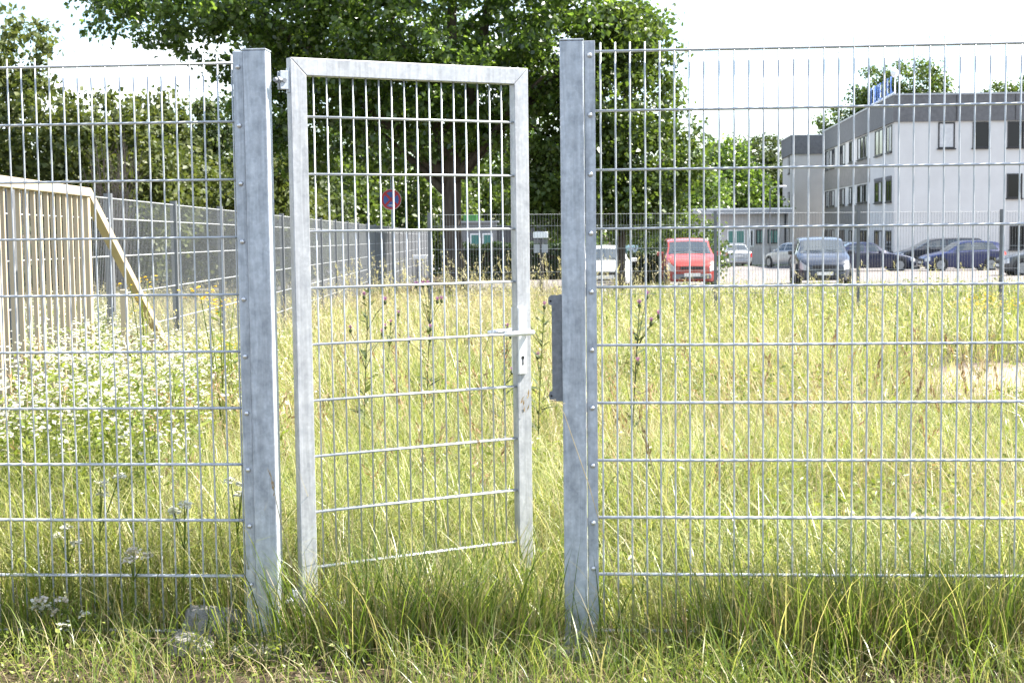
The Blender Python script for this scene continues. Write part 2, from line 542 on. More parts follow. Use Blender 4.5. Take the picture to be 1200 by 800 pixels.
def sheet(name, pts, dz, mat, label, cat):
    """flat paved strip following the slope, cut along Y"""
    (xa0, xa1, ya), (xb0, xb1, yb) = pts
    n = 24
    mb = MB()
    for i in range(n):
        t0, t1 = i / n, (i + 1) / n
        y0, y1 = ya + (yb - ya) * t0, ya + (yb - ya) * t1
        l0, r0_, l1, r1 = xa0 + (xb0 - xa0) * t0, xa1 + (xb1 - xa1) * t0, xa0 + (xb0 - xa0) * t1, xa1 + (xb1 - xa1) * t1
        z0, z1 = -0.0135 * min(y0 - 5, 105) + dz, -0.0135 * min(y1 - 5, 105) + dz
        mb.quad((l0, y0, z0), (r0_, y0, z0), (r1, y1, z1), (l1, y1, z1))
    o = mb.build(name, mat)
    return tag(o, label, cat, kind='structure')


M['paving'] = mat_noise('pale_car_park_paving', [(0.3, (0.135, 0.12, 0.113)), (0.7, (0.185, 0.166, 0.157))], 1.5, 0.9, detail=10)
M['asphalt'] = mat_noise('grey_lane_asphalt', [(0.3, (0.16, 0.155, 0.15)), (0.7, (0.24, 0.23, 0.225))], 2, 0.9, detail=10)
M['lawn'] = mat_noise('mown_lawn', [(0.3, (0.07, 0.12, 0.02)), (0.7, (0.14, 0.20, 0.04))], 4, 0.95, detail=10)
sheet('car_park', ((-2.2, 70, 43.0), (-2.2, 70, 135)), 0.045, M['paving'], 'pale pinkish paved car park between the meadow and the office block', 'car park')
sheet('service_lane', ((-11.5, -4.6, 14), (-12.0, -4.8, 110)), 0.05, M['asphalt'], 'grey asphalt lane behind the mesh fence on the left', 'lane')
sheet('lawn_strip', ((14.8, 22.5, 96), (14.8, 22.5, 116)), 0.06, M['lawn'], 'short green lawn strip beside the office block', 'lawn')

# ------------------------------------------------------------------ main fence, posts and gate
FENCE_O = (0.3115, 5.077)
FENCE_R = -0.07384
Z0 = 0.06                      # bottom rod above the ground


def fence_world(x, y=0.0):
    ca, sa = math.cos(FENCE_R), math.sin(FENCE_R)
    return FENCE_O[0] + x * ca - y * sa, FENCE_O[1] + x * sa + y * ca


def wire_mesh(r, length, axis, n=8, name='wire', wob=0.0):
    mb = MB()
    k = 2 if not wob else 8
    pts = []
    for i in range(k):
        t = i / (k - 1) * length
        w = random.uniform(-wob, wob) if 0 < i < k - 1 else 0
        pts.append((w, w * 0.5, t) if axis == 'z' else (t, w * 0.5, w))
    return mb.tube(pts, r, n).mesh(name, M['galv_wire'], True)


VW = wire_mesh(0.0031, 2.045, 'z', 8, 'vertical_wire', 0.0006)
VWs = [VW] + [wire_mesh(0.0031, 2.045, 'z', 8, 'vertical_wire', 0.0009) for _ in range(3)]
HW = wire_mesh(0.0041, 2.53, 'x', 8, 'horizontal_rod', 0.0004)


def mesh_panel(x_first, step, n, z_off, label, rod_x0):
    wx, wy = fence_world(0)
    t = empty('rod_mesh_fence', (wx, wy, Z0 + z_off), FENCE_R, label, 'fence panel', 'double rod mesh panels beside the gate')
    for k in range(n):
        link('vertical_wire', random.choice(VWs), t, (x_first + step * k + random.uniform(-.0008, .0008), 0, -0.015))
    for j in range(11):
        for s in (-1, 1):
            link('horizontal_rod', HW, t, (rod_x0, s * 0.0071, 0.2 * j))
    return t


mesh_panel(0.0, 0.05, 51, 0.0, 'galvanised double rod mesh panel to the right of the open gate', -0.018)
mesh_panel(-1.2744, -0.05, 51, -0.0144, 'galvanised double rod mesh panel to the left of the open gate', -3.785)


def gate_post(px0, top, clamp0, clamp1, bolts, label, side):
    """80 mm square tube with cap, a flat clamp bar with domed bolts, and a concrete foot"""
    wx, wy = fence_world(px0 + 0.04)
    t = empty('gate_post', (wx, wy, 0), FENCE_R, label, 'gate post', 'galvanised posts of the gate')
    ox = px0 + 0.04
    MB().box(-.04, .04, -.04, .04, -0.3, top - .006, 0.004).build('post_tube', M['galv'], t)
    MB().box(-.0412, .0412, -.0412, .0412, top - .0058, top, 0.0015).build('post_cap', M['galv'], t)
    a, b = clamp0 - ox, clamp1 - ox
    MB().box(a, b, -.024, -.0135, Z0 - 0.02, top - .006, 0.0015).build('clamp_bar', M['galv'], t)
    for z in bolts:
        bo = MB().disc(((a + b) / 2, -.024, z), (0, -1, 0), 0.0095, 0.008, 12, dome=1).build('bolt', M['bolt'], t, smooth=True)
    # lug plates that carry the bar, welded to the tube at each bolt
    for z in bolts[::2]:
        x0, x1 = (b - 0.02, -.041) if side < 0 else (.041, a + 0.02)
        MB().box(x0, x1, -.0125, -.006, z - .015, z + .015).build('bracket_lug', M['galv_dark'], t)
    MB().box(-.13, .13, -.12, .12, -0.4, 0.015, 0.02).build('concrete_foot', M['concrete'], t)
    return t


left_post = gate_post(-1.225, 2.03 + Z0, -1.264, -1.228, [Z0 + 1.97 - 0.2 * k for k in range(9)] + [Z0 + 0.16], 'galvanised square gate post carrying the hinges left of the gate', -1)
right_post = gate_post(-0.137, 2.04 + Z0, -0.054, -0.018, [Z0 + 1.985 - 0.2 * k for k in range(9)] + [Z0 + 0.225, Z0 + 0.03], 'galvanised square gate post with the dark strike plate right of the gate', 1)
# strike plate on the left face of the right post (post axis is local x = 0)
st = MB()
prof = [(-.0405, 1.175), (-.078, 1.175), (-.086, 1.168), (-.088, 1.155), (-.086, 1.143), (-.076, 1.140), (-.076, .845), (-.086, .842), (-.088, .828), (-.086, .816), (-.078, .809), (-.0405, .809)]
k = len(prof)
st.v = [(x, -.026, z + Z0) for x, z in prof] + [(x, -.020, z + Z0) for x, z in prof]
st.f = [tuple(range(k)), tuple(range(2 * k - 1, k - 1, -1))] + [(i, i + k, (i + 1) % k + k, (i + 1) % k) for i in range(k)]
st.box(-.052, -.0405, -.0198, .03, .809 + Z0, 1.175 + Z0, 0.001)
sp = st.build('strike_plate', M['galv_dark'], right_post)
for z in (1.155, .828):
    MB().disc((-.079, -.026, z + Z0), (0, -1, 0), .004, .0012, 10).build('screw_hole', M['black'], sp)

# gate leaf
ga_x, ga_y = fence_world(-1.01062, 0.08237)
gate = empty('garden_gate', (ga_x, ga_y, Z0), FENCE_R + 0.57759, 'open galvanised mesh gate standing ajar between the two posts', 'gate')
ZT, ZB = 2.005, 0.005
def stile(s0, s1):
    """upright with mitred top"""
    mb = MB()
    w = s1 - s0
    left = s0 < 0
    zi = ZT - 0.0615
    out0, inn = (s0, s1) if left else (s1, s0)
    return mb
def mitre_frame():
    t0, t1 = -.02, .02
    xo0, xi0, xi1, xo1 = -.087, -.027, .80, .86
    zo, zi = ZT, ZT - .061
    bo, bi = ZB, ZB + .061
    def bar(name, quad):
        bm = bmesh.new()
        f = [bm.verts.new((x, t0, z)) for x, z in quad]
        b_ = [bm.verts.new((x, t1, z)) for x, z in quad]
        bm.faces.new(f)
        bm.faces.new(b_[::-1])
        for i in range(4):
            j = (i + 1) % 4
            bm.faces.new((f[i], b_[i], b_[j], f[j]))
        bmesh.ops.recalc_face_normals(bm, faces=bm.faces[:])
        bmesh.ops.bevel(bm, geom=bm.edges[:], offset=.0025, segments=2, affect='EDGES', profile=0.5)
        me = bpy.data.meshes.new(name)
        bm.to_mesh(me)
        bm.free()
        me.materials.append(M['galv_gate'])
        return link(name, me, gate)
    g = .0004
    hs = bar('stile', [(xo0, bo), (xi0 - g, bi + g), (xi0 - g, zi - g), (xo0, zo)])
    ls = bar('stile', [(xi1 + g, bi + g), (xo1, bo), (xo1, zo), (xi1 + g, zi - g)])
    bar('rail', [(xo0 + g, zo), (xi0, zi), (xi1, zi), (xo1 - g, zo)])
    bar('rail', [(xo0 + g, bo), (xo1 - g, bo), (xi1, bi), (xi0, bi)])
    return hs, ls
hinge_stile, lock_stile = mitre_frame()
GW = MB().tube([(0, 0, 0), (0, 0, 1.877)], .0031, 8).mesh('vertical_wire', M['galv_wire'], True)
GH = MB().tube([(0, 0, 0), (.826, 0, 0)], .0041, 8).mesh('horizontal_rod', M['galv_wire'], True)
for k in range(16):
    link('vertical_wire', GW, gate, (.05 * k + .004, 0, .067))
for j in range(9):
    for s in (-1, 1):
        link('horizontal_rod', GH, gate, (-.0265, s * .0071, 1.803 - .2 * j))
# lock: long plates, levers and keyhole on both faces
for s in (-1, 1):
    y = s * .0205
    pl = MB().box(.801, .836, min(y, y + s * .009), max(y, y + s * .009), .850, 1.105, .003).build('lock_plate', M['handle'], gate)
    yk = y + s * .0092
    kh = MB().disc((.8185, yk, .914), (0, s, 0), .0068, .0006, 14)
    kh.box(.8158, .8212, min(yk, yk + s * .0006), max(yk, yk + s * .0006), .886, .9125)
    kh.build('keyhole', M['black'], pl)
    lv = MB()
    lv.tube([(.838, y + s * .008, 1.011), (.838, y + s * .028, 1.011)], .0105, 12)
    lv.tube([(.846, y + s * .04, 1.011), (.836, y + s * .046, 1.011), (.80, y + s * .048, 1.0105), (.745, y + s * .047, 1.009), (.722, y + s * .045, 1.008)], [.0095, .0105, .010, .0095, .008], 10)
    lv.tube([(.838, y + s * .026, 1.011), (.838, y + s * .046, 1.011)], .0085, 12)
    lv.build('door_handle', M['handle'], gate, smooth=True)
MB().box(.861, .8625, -.011, .011, .83, 1.08, .0003).build('lock_face', M['bolt'], gate)
# hinges: threaded eye bolt in the post, two bracket cheeks on the stile
for z in (1.925, 0.10):
    hb = MB()
    hb.box(-.122, -.0875, -.016, -.011, z - .03, z + .033, .001)
    hb.box(-.122, -.0875, .011, .016, z - .03, z + .033, .001)
    hb.box(-.0905, -.0865, -.016, .016, z - .04, z + .045, .001)
    hg = hb.build('hinge', M['galv'], gate)
    MB().tube([(-.108, -.020, z), (-.108, .020, z)], .0075, 12).build('hinge_pin', M['galv_dark'], hg)
    MB().tube([(-.150, -.030, z), (-.10, -.002, z)], .0075, 10).build('eye_bolt', M['galv_dark'], hg)
    MB().tube([(-.138, -.0235, z), (-.130, -.019, z)], .0125, 6).build('lock_nut', M['galv_dark'], hg)

# ------------------------------------------------------------------ beige sliding gate on the left
def sliding_gate():
    x0, y0 = -2.60, 7.0
    x1, y1 = -2.862, 10.0
    dv = Vector((x1 - x0, y1 - y0, 0))
    Ld = dv.length
    t = empty('sliding_gate', (x0, y0, 0), math.atan2(dv.y, dv.x), 'beige sliding gate with upright bars and a sloping tail brace', 'sliding gate')
    # local x along the gate (away), local y to the left; the lit side is -y
    zt = 1.765
    zb = -0.02
    MB().box(-2.2, Ld + .05, -.03, .03, zt - .055, zt + .004, .004).build('top_rail', M['beige'], t)
    MB().box(-2.2, Ld + 3.9, -.05, .05, zb + .04, zb + .18, .005).build('bottom_beam', M['beige'], t)
    for x in (-2.17, .62, Ld):
        MB().box(x - .04, x + .04, -.022, .022, zb + .181, zt - .056, .004).build('upright', M['beige'], t)
    bar = MB().box(-.0125, .0125, -.0125, .0125, zb + .181, zt - .056, .002).mesh('bar', M['beige'])
    x = .62 + .17
    while x < Ld - .1:
        link('bar', bar, t, (x, 0, 0))
        x += .171
    x = .62 - .171
    while x > -2.1:
        link('bar', bar, t, (x, 0, 0))
        x -= .171
    # sloping tail from the top of the end upright down to the beam
    mb = MB()
    a = Vector((Ld + .034, 0, zt - .03))
    e = Vector((Ld + 4.05, 0, zb + .21))
    d_ = (e - a).normalized()
    up = Vector((0, 1, 0)).cross(d_) * -1
    h = .035
    pts = []
    for p in (a, e):
        for sy, su in ((-1, -1), (1, -1), (1, 1), (-1, 1)):
            pts.append(tuple(p + Vector((0, sy * .03, 0)) + up * su * h))
    mb.v = pts
    mb.f = [(0, 3, 2, 1), (4, 5, 6, 7), (0, 1, 5, 4), (1, 2, 6, 5), (2, 3, 7, 6), (3, 0, 4, 7)]
    mb.build('tail_brace', M['beige'], t)
    for x, zt2 in ((Ld + 1.35, 1.03), (Ld + 2.7, .55)):
        MB().box(x - .03, x + .03, -.025, .025, zb + .181, zt2, .004).build('tail_upright', M['beige'], t)
    return t


sliding_gate()
for gx, gy in ((-2.37, 6.6),):
    pass

# ------------------------------------------------------------------ mesh fences in the background
def far_fence(name, pts, tops, rows, wire_r, label, cat='fence', post_half=.03, rod=.004, post_mat='fence_grey', ext=2.0, panels=None):
    """a run of posts with mesh panels; every post and panel is a part"""
    t = empty(name, (pts[0][0], pts[0][1], 0), 0, label, cat)
    ox, oy = pts[0]
    for i, (x, y) in enumerate(pts):
        MB().box(-post_half, post_half, -post_half, post_half, gz(x, y) - .2, tops[i] + .04, .0).build('post', M[post_mat], t, (x - ox, y - oy, 0))
    for i in range(len(pts) - 1):
        (xa, ya), (xb, yb) = pts[i], pts[i + 1]
        L_ = math.hypot(xb - xa, yb - ya)
        n = int(L_ / .05)
        V, S, Lp = [], [], []
        mb = MB()
        for k in range(1, n):
            s = k / n
            x, y = xa + (xb - xa) * s - ox, ya + (yb - ya) * s - oy
            zt = tops[i] + (tops[i + 1] - tops[i]) * s
            zb = gz(x + ox, y + oy) + .05
            mb.tube([(x, y, zb), (x, y, zt)], wire_r, 4, cap=False)
        o = mb.build('mesh_wires', M['fence_wire_far'], t)
        o['kind'] = 'stuff'
        rb = MB()
        for d_ in rows:
            rb.tube([(xa - ox, ya - oy, tops[i] - d_), (xb - ox, yb - oy, tops[i + 1] - d_)], rod, 6)
        rb.build('horizontal_rods', M['fence_rod_far'], t)
    return t


# lane fence on the left, receding from beside the sliding gate
lp, lt = [], []
for n_ in range(-2, 25):
    D = 12.27 + 2.5 * n_
    lp.append((-3.185 - .01156 * D, D))
    lt.append(1.75 - .0067 * (D - 12.27))
far_fence('mesh_fence', lp, lt, (0.0, .17, .48, .80, 1.12, 1.42), .0022, 'long grey mesh fence receding along the lane on the left', rod=.006)
# back fence in front of the car park
bp_, bt = [], []
for n_ in range(-2, 7):
    px = 839 + 167.2 * n_
    D = 25.9 + .12 * n_
    bp_.append(((px - 600) / 1730 * D, D))
    bt.append(1.467 + (264.1 - (px - 839) * .0119 - (250 - .006 * (px - 839))) / 1730 * D)
far_fence('mesh_fence', bp_, bt, (0.0, .2, .6, 1.0, 1.4, 1.8), .0022, 'low grey mesh fence across the meadow in front of the parked cars', rod=.0035, post_half=.025)

# white barrier plate on the far end of the lane fence
bx = empty('barrier_plate', (-3.45, 58.2, 0), R(0), 'small white horizontal plate standing by the far end of the lane fence', 'barrier')
MB().box(-.40, .40, -.02, .02, .28, .44, .01).build('plate', M['sign_white'], bx)
for x in (-.25, .3):
    MB().box(x - .03, x + .03, .0205, .07, -1.0, .43, .005).build('leg', M['fence_grey'], bx)

# ------------------------------------------------------------------ no stopping sign
def no_stopping():
    D = 43.0
    x = (461 - 600) / 1730 * D
    t = empty('no_stopping_sign', (x, D, gz(x, D)), 0, 'round blue and red no stopping sign with white arrow on a tall grey pole', 'traffic sign')
    zc = 1.467 + 34.5 / 1730 * D - gz(x, D)
    MB().tube([(.03, .06, -.1), (.03, .06, zc + 1.45)], .045, 12).build('pole', M['galv_wire'], t, smooth=True)
    for z in (zc - .13, zc + .13):
        MB().box(-.03, .09, .0, .105, z - .02, z + .02).build('clamp', M['galv_dark'], t)
    pl = MB().disc((0, 0, zc), (0, -1, 0), .30, .012, 40).build('sign_plate', M['sign_white'], t)
    r_ = MB()
    n = 48
    def ring(ri, ro, y, mb):
        for i in range(n):
            a, b = 2 * math.pi * i / n, 2 * math.pi * (i + 1) / n
            mb.quad((ri * math.cos(a), y, zc + ri * math.sin(a)), (ro * math.cos(a), y, zc + ro * math.sin(a)),
                    (ro * math.cos(b), y, zc + ro * math.sin(b)), (ri * math.cos(b), y, zc + ri * math.sin(b)))
    ring(0.0001, .228, -.0135, MB_ := MB())
    MB_.build('blue_field', M['sign_blue'], pl)
    ring(.224, .287, -.0150, r_)
    for s in (1, -1):
        c, w = math.cos(R(45)), .032
        a = Vector((-.235 * c, 0, -.235 * c * s))
        b = -a
        nrm = Vector((-s * c, 0, c)) * w
        r_.quad(*[(v.x, -.0165 if s > 0 else -.0175, zc + v.z) for v in (a - nrm, b - nrm, b + nrm, a + nrm)])
    r_.build('red_cross_ring', M['sign_red'], pl)
    ar = MB()
    y = -.019
    za = zc - .165
    ar.quad((-.07, y, za - .013), (.03, y, za - .013), (.03, y, za + .013), (-.07, y, za + .013))
    ar.v += [(.025, y, za - .048), (.095, y, za), (.025, y, za + .048)]
    ar.f.append((4, 5, 6))
    ar.build('arrow', M['sign_white'], pl)


no_stopping()

# ------------------------------------------------------------------ office block
def office():
    t = empty('office_block', (21.75, 84, 0), 0, 'three storey white office block with dark grey roof band and dark framed windows', 'office building')
    ZG, ZP, ZF = -1.4, 8.63, 7.15
    A = Vector((0, 0, 0)); B = Vector((3.0, 33, 0))
    W = 24.0
    wing = [(3.0, 33.0), (1.05, 36.0), (1.75, 42.0)]
    # walls as solid volumes
    main = [(0, 0), (W, -.35), (W, 33), (3.0, 33)]
    def prism(mb, poly, z0, z1, out_=0.0):
        k = len(mb.v)
        n = len(poly)
        cx = sum(p[0] for p in poly) / n
        cy = sum(p[1] for p in poly) / n
        mb.v += [(x, y, z0) for x, y in poly] + [(x, y, z1) for x, y in poly]
        mb.f += [tuple(k + i for i in reversed(range(n))), tuple(k + n + i for i in range(n))]
        mb.f += [(k + i, k + (i + 1) % n, k + n + (i + 1) % n, k + n + i) for i in range(n)]
    mb = MB(); prism(mb, main, ZG, ZF); mb.build('wall', M['wall_white'], t)
    wing_poly = [(1.05, 36.0), (3.02, 35.9), (9, 35.9), (9, 44), (1.75, 44)]
    mb = MB(); prism(mb, wing_poly, ZG, ZF); mb.build('wall', M['wall_warm'], t)
    f1 = [(-.12, -.12), (W + .1, -.47), (W + .1, 33.1), (2.88, 33.1)]
    mb = MB(); prism(mb, f1, ZF, ZP); fa = mb.build('roof_band', M['fascia'], t)
    mb = MB(); prism(mb, [(x + (-.05 if x < 10 else .05), y + (-.05 if y < 10 else .05)) for x, y in f1], ZP, ZP + .10); mb.build('roof_edge', M['fascia_lip'], fa)
    f2 = [(.93, 35.86), (3.0, 35.76), (9.1, 35.76), (9.1, 44.1), (1.64, 44.1)]
    mb = MB(); prism(mb, f2, ZF - .05, ZP - .05); fb = mb.build('roof_band', M['fascia'], t)
    mb = MB(); prism(mb, [(x + (-.05 if x < 5 else .05), y + (-.05 if y < 38 else .05)) for x, y in f2], ZP - .05, ZP + .03); mb.build('roof_edge', M['fascia_lip'], fb)
    # vertical joints in the roof band on the front
    for x in (3.42, 6.72, 10.1, 13.4):
        MB().box(x - .02, x + .02, -.127 - .0146 * x - .02, -.10 - .0146 * x, ZF + .02, ZP - .02).build('joint', M['frame_dark'], fa)

    def window(origin, ex, w, z0, z1, pane, depth=.10, mull=False, frame='frame_dark', sill=True, shutter=False, curtain=None):
        """window in a wall plane: origin at lower left, ex along the wall, outward normal = ex x z"""
        ex = Vector((ex[0], ex[1], 0)).normalized()
        nrm = Vector((ex.y, -ex.x, 0))
        fw = .075
        o = Vector(origin)
        def bx_(u0, u1, v0, v1, d0, d1, mb):
            k = len(mb.v)
            for d_ in (d0, d1):
                for v in (v0, v1):
                    for u in (u0, u1):
                        p = o + ex * u + nrm * d_ + Vector((0, 0, v))
                        mb.v.append(tuple(p))
            mb.f += [tuple(k + i for i in q) for q in [(0, 2, 3, 1), (4, 5, 7, 6), (0, 1, 5, 4), (2, 6, 7, 3), (0, 4, 6, 2), (1, 3, 7, 5)]]
        mb = MB()
        bx_(0, w, z0, z0 + fw, .002, .045, mb)
        bx_(0, w, z1 - fw, z1, .002, .045, mb)
        bx_(0, fw, z0 + fw, z1 - fw, .002, .044, mb)
        bx_(w - fw, w, z0 + fw, z1 - fw, .002, .044, mb)
        if mull: bx_(w / 2 - .035, w / 2 + .035, z0 + fw, z1 - fw, .002, .043, mb)
        f = mb.build('window', M[frame], t)
        pn = MB(); bx_(fw, w - fw, z0 + fw, z1 - fw, .001, .012, pn)
        pn.build('pane', M[pane], f)
        if curtain:
            ua, ub = curtain
            cb = MB(); bx_(fw + (w - 2 * fw) * ua, fw + (w - 2 * fw) * ub, z0 + fw + .003, z1 - fw - .003, .0122, .016, cb); cb.build('curtain', M['pane_blind'], f)
        if sill:
            sb = MB(); bx_(-.06, w + .06, z0 - .07, z0 - .003, .003, .12, sb); sb.build('sill', M['frame_dark'], f)
        if shutter:
            sb = MB(); bx_(.0, w, z1 + .003, z1 + .20, .003, .07, sb); sb.build('shutter_box', M['fascia'], f)
    ex = (1, -.0146)
    X = lambda px, D=84.0: (px - 600) / 1730 * D - 21.75
    def front(px0, px1, z0, z1, pane):
        x0, x1 = X(px0, 83.9), X(px1, 83.9)
        window((x0, -.0146 * x0, 0), ex, x1 - x0, z0, z1, pane)
    fl = [(5.64, 7.10), (2.80, 4.18), (-.1, 1.25)]
    k = 0
    px = 1098.7
    while px < 1420:
        front(px, px + 19.3, *fl[0], 'pane_blind' if k == 0 else 'pane')
        if k >= 2:
            front(px, px + 18, *fl[1], 'pane')
            front(px + 4, px + 22, *fl[2], 'pane')
        px += 40.2 if k else 40
        k += 1
    # long side, receding: s measured from the near corner
    sx, sy = 3.0 / 33.136, 33.0 / 33.136
    def side(s0, s1, z0, z1, pane='pane', mull=True, sh=False):
        # ex runs towards the viewer so that the normal points out to the left
        window((s1 * sx, s1 * sy, 0), (-sx, -sy), s1 - s0, z0, z1, pane, mull=mull, shutter=sh, curtain=random.choice([None, (.55, .8), (.1, .4), (.6, .95)]))
    cols = [(.9, 2.8), (4.1, 7.1), (9.9, 11.6), (12.0, 14.6), (16.2, 18.6), (20.8, 23.6), (26.6, 29.6), (30.4, 32.4)]
    for i, (a, b) in enumerate(cols):
        for j, (z0, z1) in enumerate(fl):
            side(a, b, z0 - (.1 if i < 2 else 0), z1 - (.2 if j else .02), sh=(j == 1 and i < 2))
    # taupe spandrel bands between the storeys on the long side
    def band(s0, s1, z0, z1):
        nrm = Vector((-sy, sx, 0))
        mb = MB()
        ps = []
        for s, d_ in ((s0, -.05), (s1, -.05), (s1, .035), (s0, .035)):
            p = Vector((s * sx, s * sy, 0)) + nrm * d_
            ps.append((p.x, p.y))
        prism(mb, ps[::-1], z0, z1)
        bmx = mb.build('spandrel', M['spandrel'], t)
    band(9.2, 32.9, 4.06, 5.55)
    band(9.2, 32.9, 1.16, 2.71)
    # wing windows
    for z0, z1 in fl:
        window((1.35, 39.2, 0), (-.10, -1.0), 1.3, z0, z1 - .05, 'pane')
    return t


office()

# roof letters: one thing, a letter each
def roof_letters():
    t = empty('roof_sign', (21.75, 84, 8.73), math.atan2(-33.0, -3.0), 'row of tall blue letters standing on the office roof edge', 'roof sign')
    # local x runs towards the viewer along the long side; front (-y) faces left
    text = 'THIELEK'
    pos = [9.3, 7.75, 6.4, 5.75, 4.35, 3.0, 1.75]
    for ch, s in zip(text, pos):
        cu = bpy.data.curves.new('letter', 'FONT')
        cu.body = ch
        cu.size = 1.45
        cu.extrude = .014
        cu.bevel_depth = .006
        cu.resolution_u = 2
        tmp = bpy.data.objects.new('letter', cu)
        COL.objects.link(tmp)
        dg = bpy.context.evaluated_depsgraph_get()
        me = bpy.data.meshes.new_from_object(tmp.evaluated_get(dg))
        bpy.data.objects.remove(tmp)
        me.materials.clear()
        me.materials.append(M['sign_blue'])
        o = link('letter', me, t, (-s, 0.0, .12), (R(90), 0, 0))
        o.scale = (.74, 1, 1)
        bk = MB().box(-s - .08, -s + 1.0, .09, .12, .14, .2).build('letter_rail', M['sign_white'], t)
    for s in (8.9, 6.2, 3.6, .9):
        MB().box(-s - .03, -s + .03, .125, .18, -.05, 1.1).build('stay', M['sign_white'], t)


roof_letters()
dome = empty('dome_lamp', (21.85, 84.5, 8.72), 0, 'white ball lamp on a thin pole at the roof corner', 'lamp')
MB().tube([(0, 0, 0), (0, 0, 1.0)], .025, 8).build('pole', M['sign_white'], dome)
bm = bmesh.new()
bmesh.ops.create_uvsphere(bm, u_segments=20, v_segments=14, radius=.23)
me = bpy.data.meshes.new('globe'); bm.to_mesh(me); bm.free()
me.materials.append(M['sign_white'])
for p in me.polygons: p.use_smooth = True
link('globe', me, dome, (0, 0, 1.2))

# ------------------------------------------------------------------ low flat-roofed hall
def hall():
    D = 100.0
    x0, x1 = (812 - 600) / 1730 * D, (924 - 600) / 1730 * D
    t = empty('flat_roofed_hall', (x0, D, 0), 0, 'low grey flat roofed hall with teal windows left of the office block', 'hall')
    W = x1 - x0
    MB().box(0, W, 0, 14, -1.5, 2.2).build('wall', M['clad'], t)
    # vertical cladding ribs
    rb = MB()
    x = .12
    while x < W:
        rb.box(x - .05, x + .05, -.05, .0, 1.35, 2.19)
        x += .3
    o = rb.build('cladding_ribs', M['clad'], t); o['kind'] = 'stuff'
    MB().box(-.3, W + .2, -.5, 14.2, 2.2, 2.48).build('roof_slab', M['fascia_lip'], t)
    MB().box(-.32, W + .22, -.53, 14.3, 2.48, 2.60).build('roof_edge', M['frame_white'], t)
    X = lambda px: (px - 600) / 1730 * D - x0
    for a, b, z0, z1, pn, fr in [(853, 873.5, .2, 1.15, 'pane_teal', 'frame_white'), (876, 884, .0, 1.15, 'pane', 'frame_white'), (886.5, 896, .2, 1.15, 'pane_teal', 'frame_dark'), (900, 913, .2, 1.15, 'pane_teal', 'frame_dark'), (828, 846, .2, 1.15, 'pane_teal', 'frame_white')]:
        u0, u1 = X(a), X(b)
        mb = MB()
        mb.box(u0, u1, -.07, -.002, z0, z0 + .07).box(u0, u1, -.07, -.002, z1 - .07, z1).box(u0, u0 + .07, -.069, -.002, z0 + .07, z1 - .07).box(u1 - .07, u1, -.069, -.002, z0 + .07, z1 - .07)
        mid = (u0 + u1) / 2
        mb.box(mid - .03, mid + .03, -.068, -.002, z0 + .07, z1 - .07)
        f = mb.build('window', M[fr], t)
        MB().box(u0 + .07, u1 - .07, -.02, -.001, z0 + .07, z1 - .07).build('pane', M[pn], f)
    MB().box(W - .25, W - .15, -.12, -.02, -1.4, 2.19).build('downpipe', M['frame_dark'], t)


hall()

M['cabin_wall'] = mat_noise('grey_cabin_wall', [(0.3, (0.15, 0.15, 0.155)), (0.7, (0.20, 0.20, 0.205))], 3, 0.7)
# grey cabin behind the big tree
def cabin():
    D = 75.0
    x0 = (541 - 600) / 1730 * D
    t = empty('grey_cabin', (x0, D, 0), 0, 'small grey cabin with two white framed windows behind the big tree', 'cabin')
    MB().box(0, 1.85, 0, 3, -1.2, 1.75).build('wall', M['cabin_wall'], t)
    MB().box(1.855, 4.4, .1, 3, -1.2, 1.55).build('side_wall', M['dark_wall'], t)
    MB().box(-.08, 1.95, -.1, 3.1, 1.75, 1.83).build('roof', M['fascia_lip'], t)
    MB().box(.15, .85, .5, 1.6, 1.835, 2.15, .02).build('roof_box', M['green_paint'], t)
    for u0 in (.50, 1.12):
        mb = MB()
        mb.box(u0, u0 + .52, -.06, -.002, .58, .65).box(u0, u0 + .52, -.06, -.002, 1.13, 1.2).box(u0, u0 + .06, -.059, -.002, .65, 1.13).box(u0 + .46, u0 + .52, -.059, -.002, .65, 1.13)
        f = mb.build('window', M['frame_white'], t)
        MB().box(u0 + .06, u0 + .46, -.02, -.001, .65, 1.13).build('pane', M['pane_teal'], f)


cabin()

# information board in front of the trees
ib = empty('information_board', (.77, 38.0, gz(.77, 38)), R(-6), 'white and dark information board on a post between the trunk and the parked cars', 'notice board')
MB().box(-.04, .04, -.04, .04, -.1, 1.85).build('post', M['frame_dark'], ib)
MB().box(-.19, .19, -.075, -.045, 1.66, 1.82, .008).build('header_panel', M['sign_white'], ib)
for a, b in ((-.18, -.025), (.025, .18)):
    MB().box(a, b, -.07, -.045, 1.52, 1.63, .004).build('dark_panel', M['fascia'], ib)
    MB().box(a, b, -.07, -.045, 1.28, 1.50, .004).build('white_panel', M['fascia_lip'], ib)

# street lamp behind the car park
lm = empty('street_lamp', ((903 - 600) / 1730 * 92, 92, -1.2), 0, 'thin grey street lamp with a flat white head left of the office block', 'street lamp')
MB().tube([(0, 0, 0), (0, 0, 4.9)], [.06, .04], 8).build('pole', M['fence_grey'], lm)
MB().tube([(0, 0, 4.85), (.3, 0, 4.98), (.55, 0, 5.0)], .03, 6).build('arm', M['fence_grey'], lm)
MB().box(.45, 1.0, -.12, .12, 4.96, 5.08, .03).build('lamp_head', M['sign_white'], lm)

# ------------------------------------------------------------------ cars
def interp(xs, ys):
    return lambda x: float(np.interp(x, xs, ys))


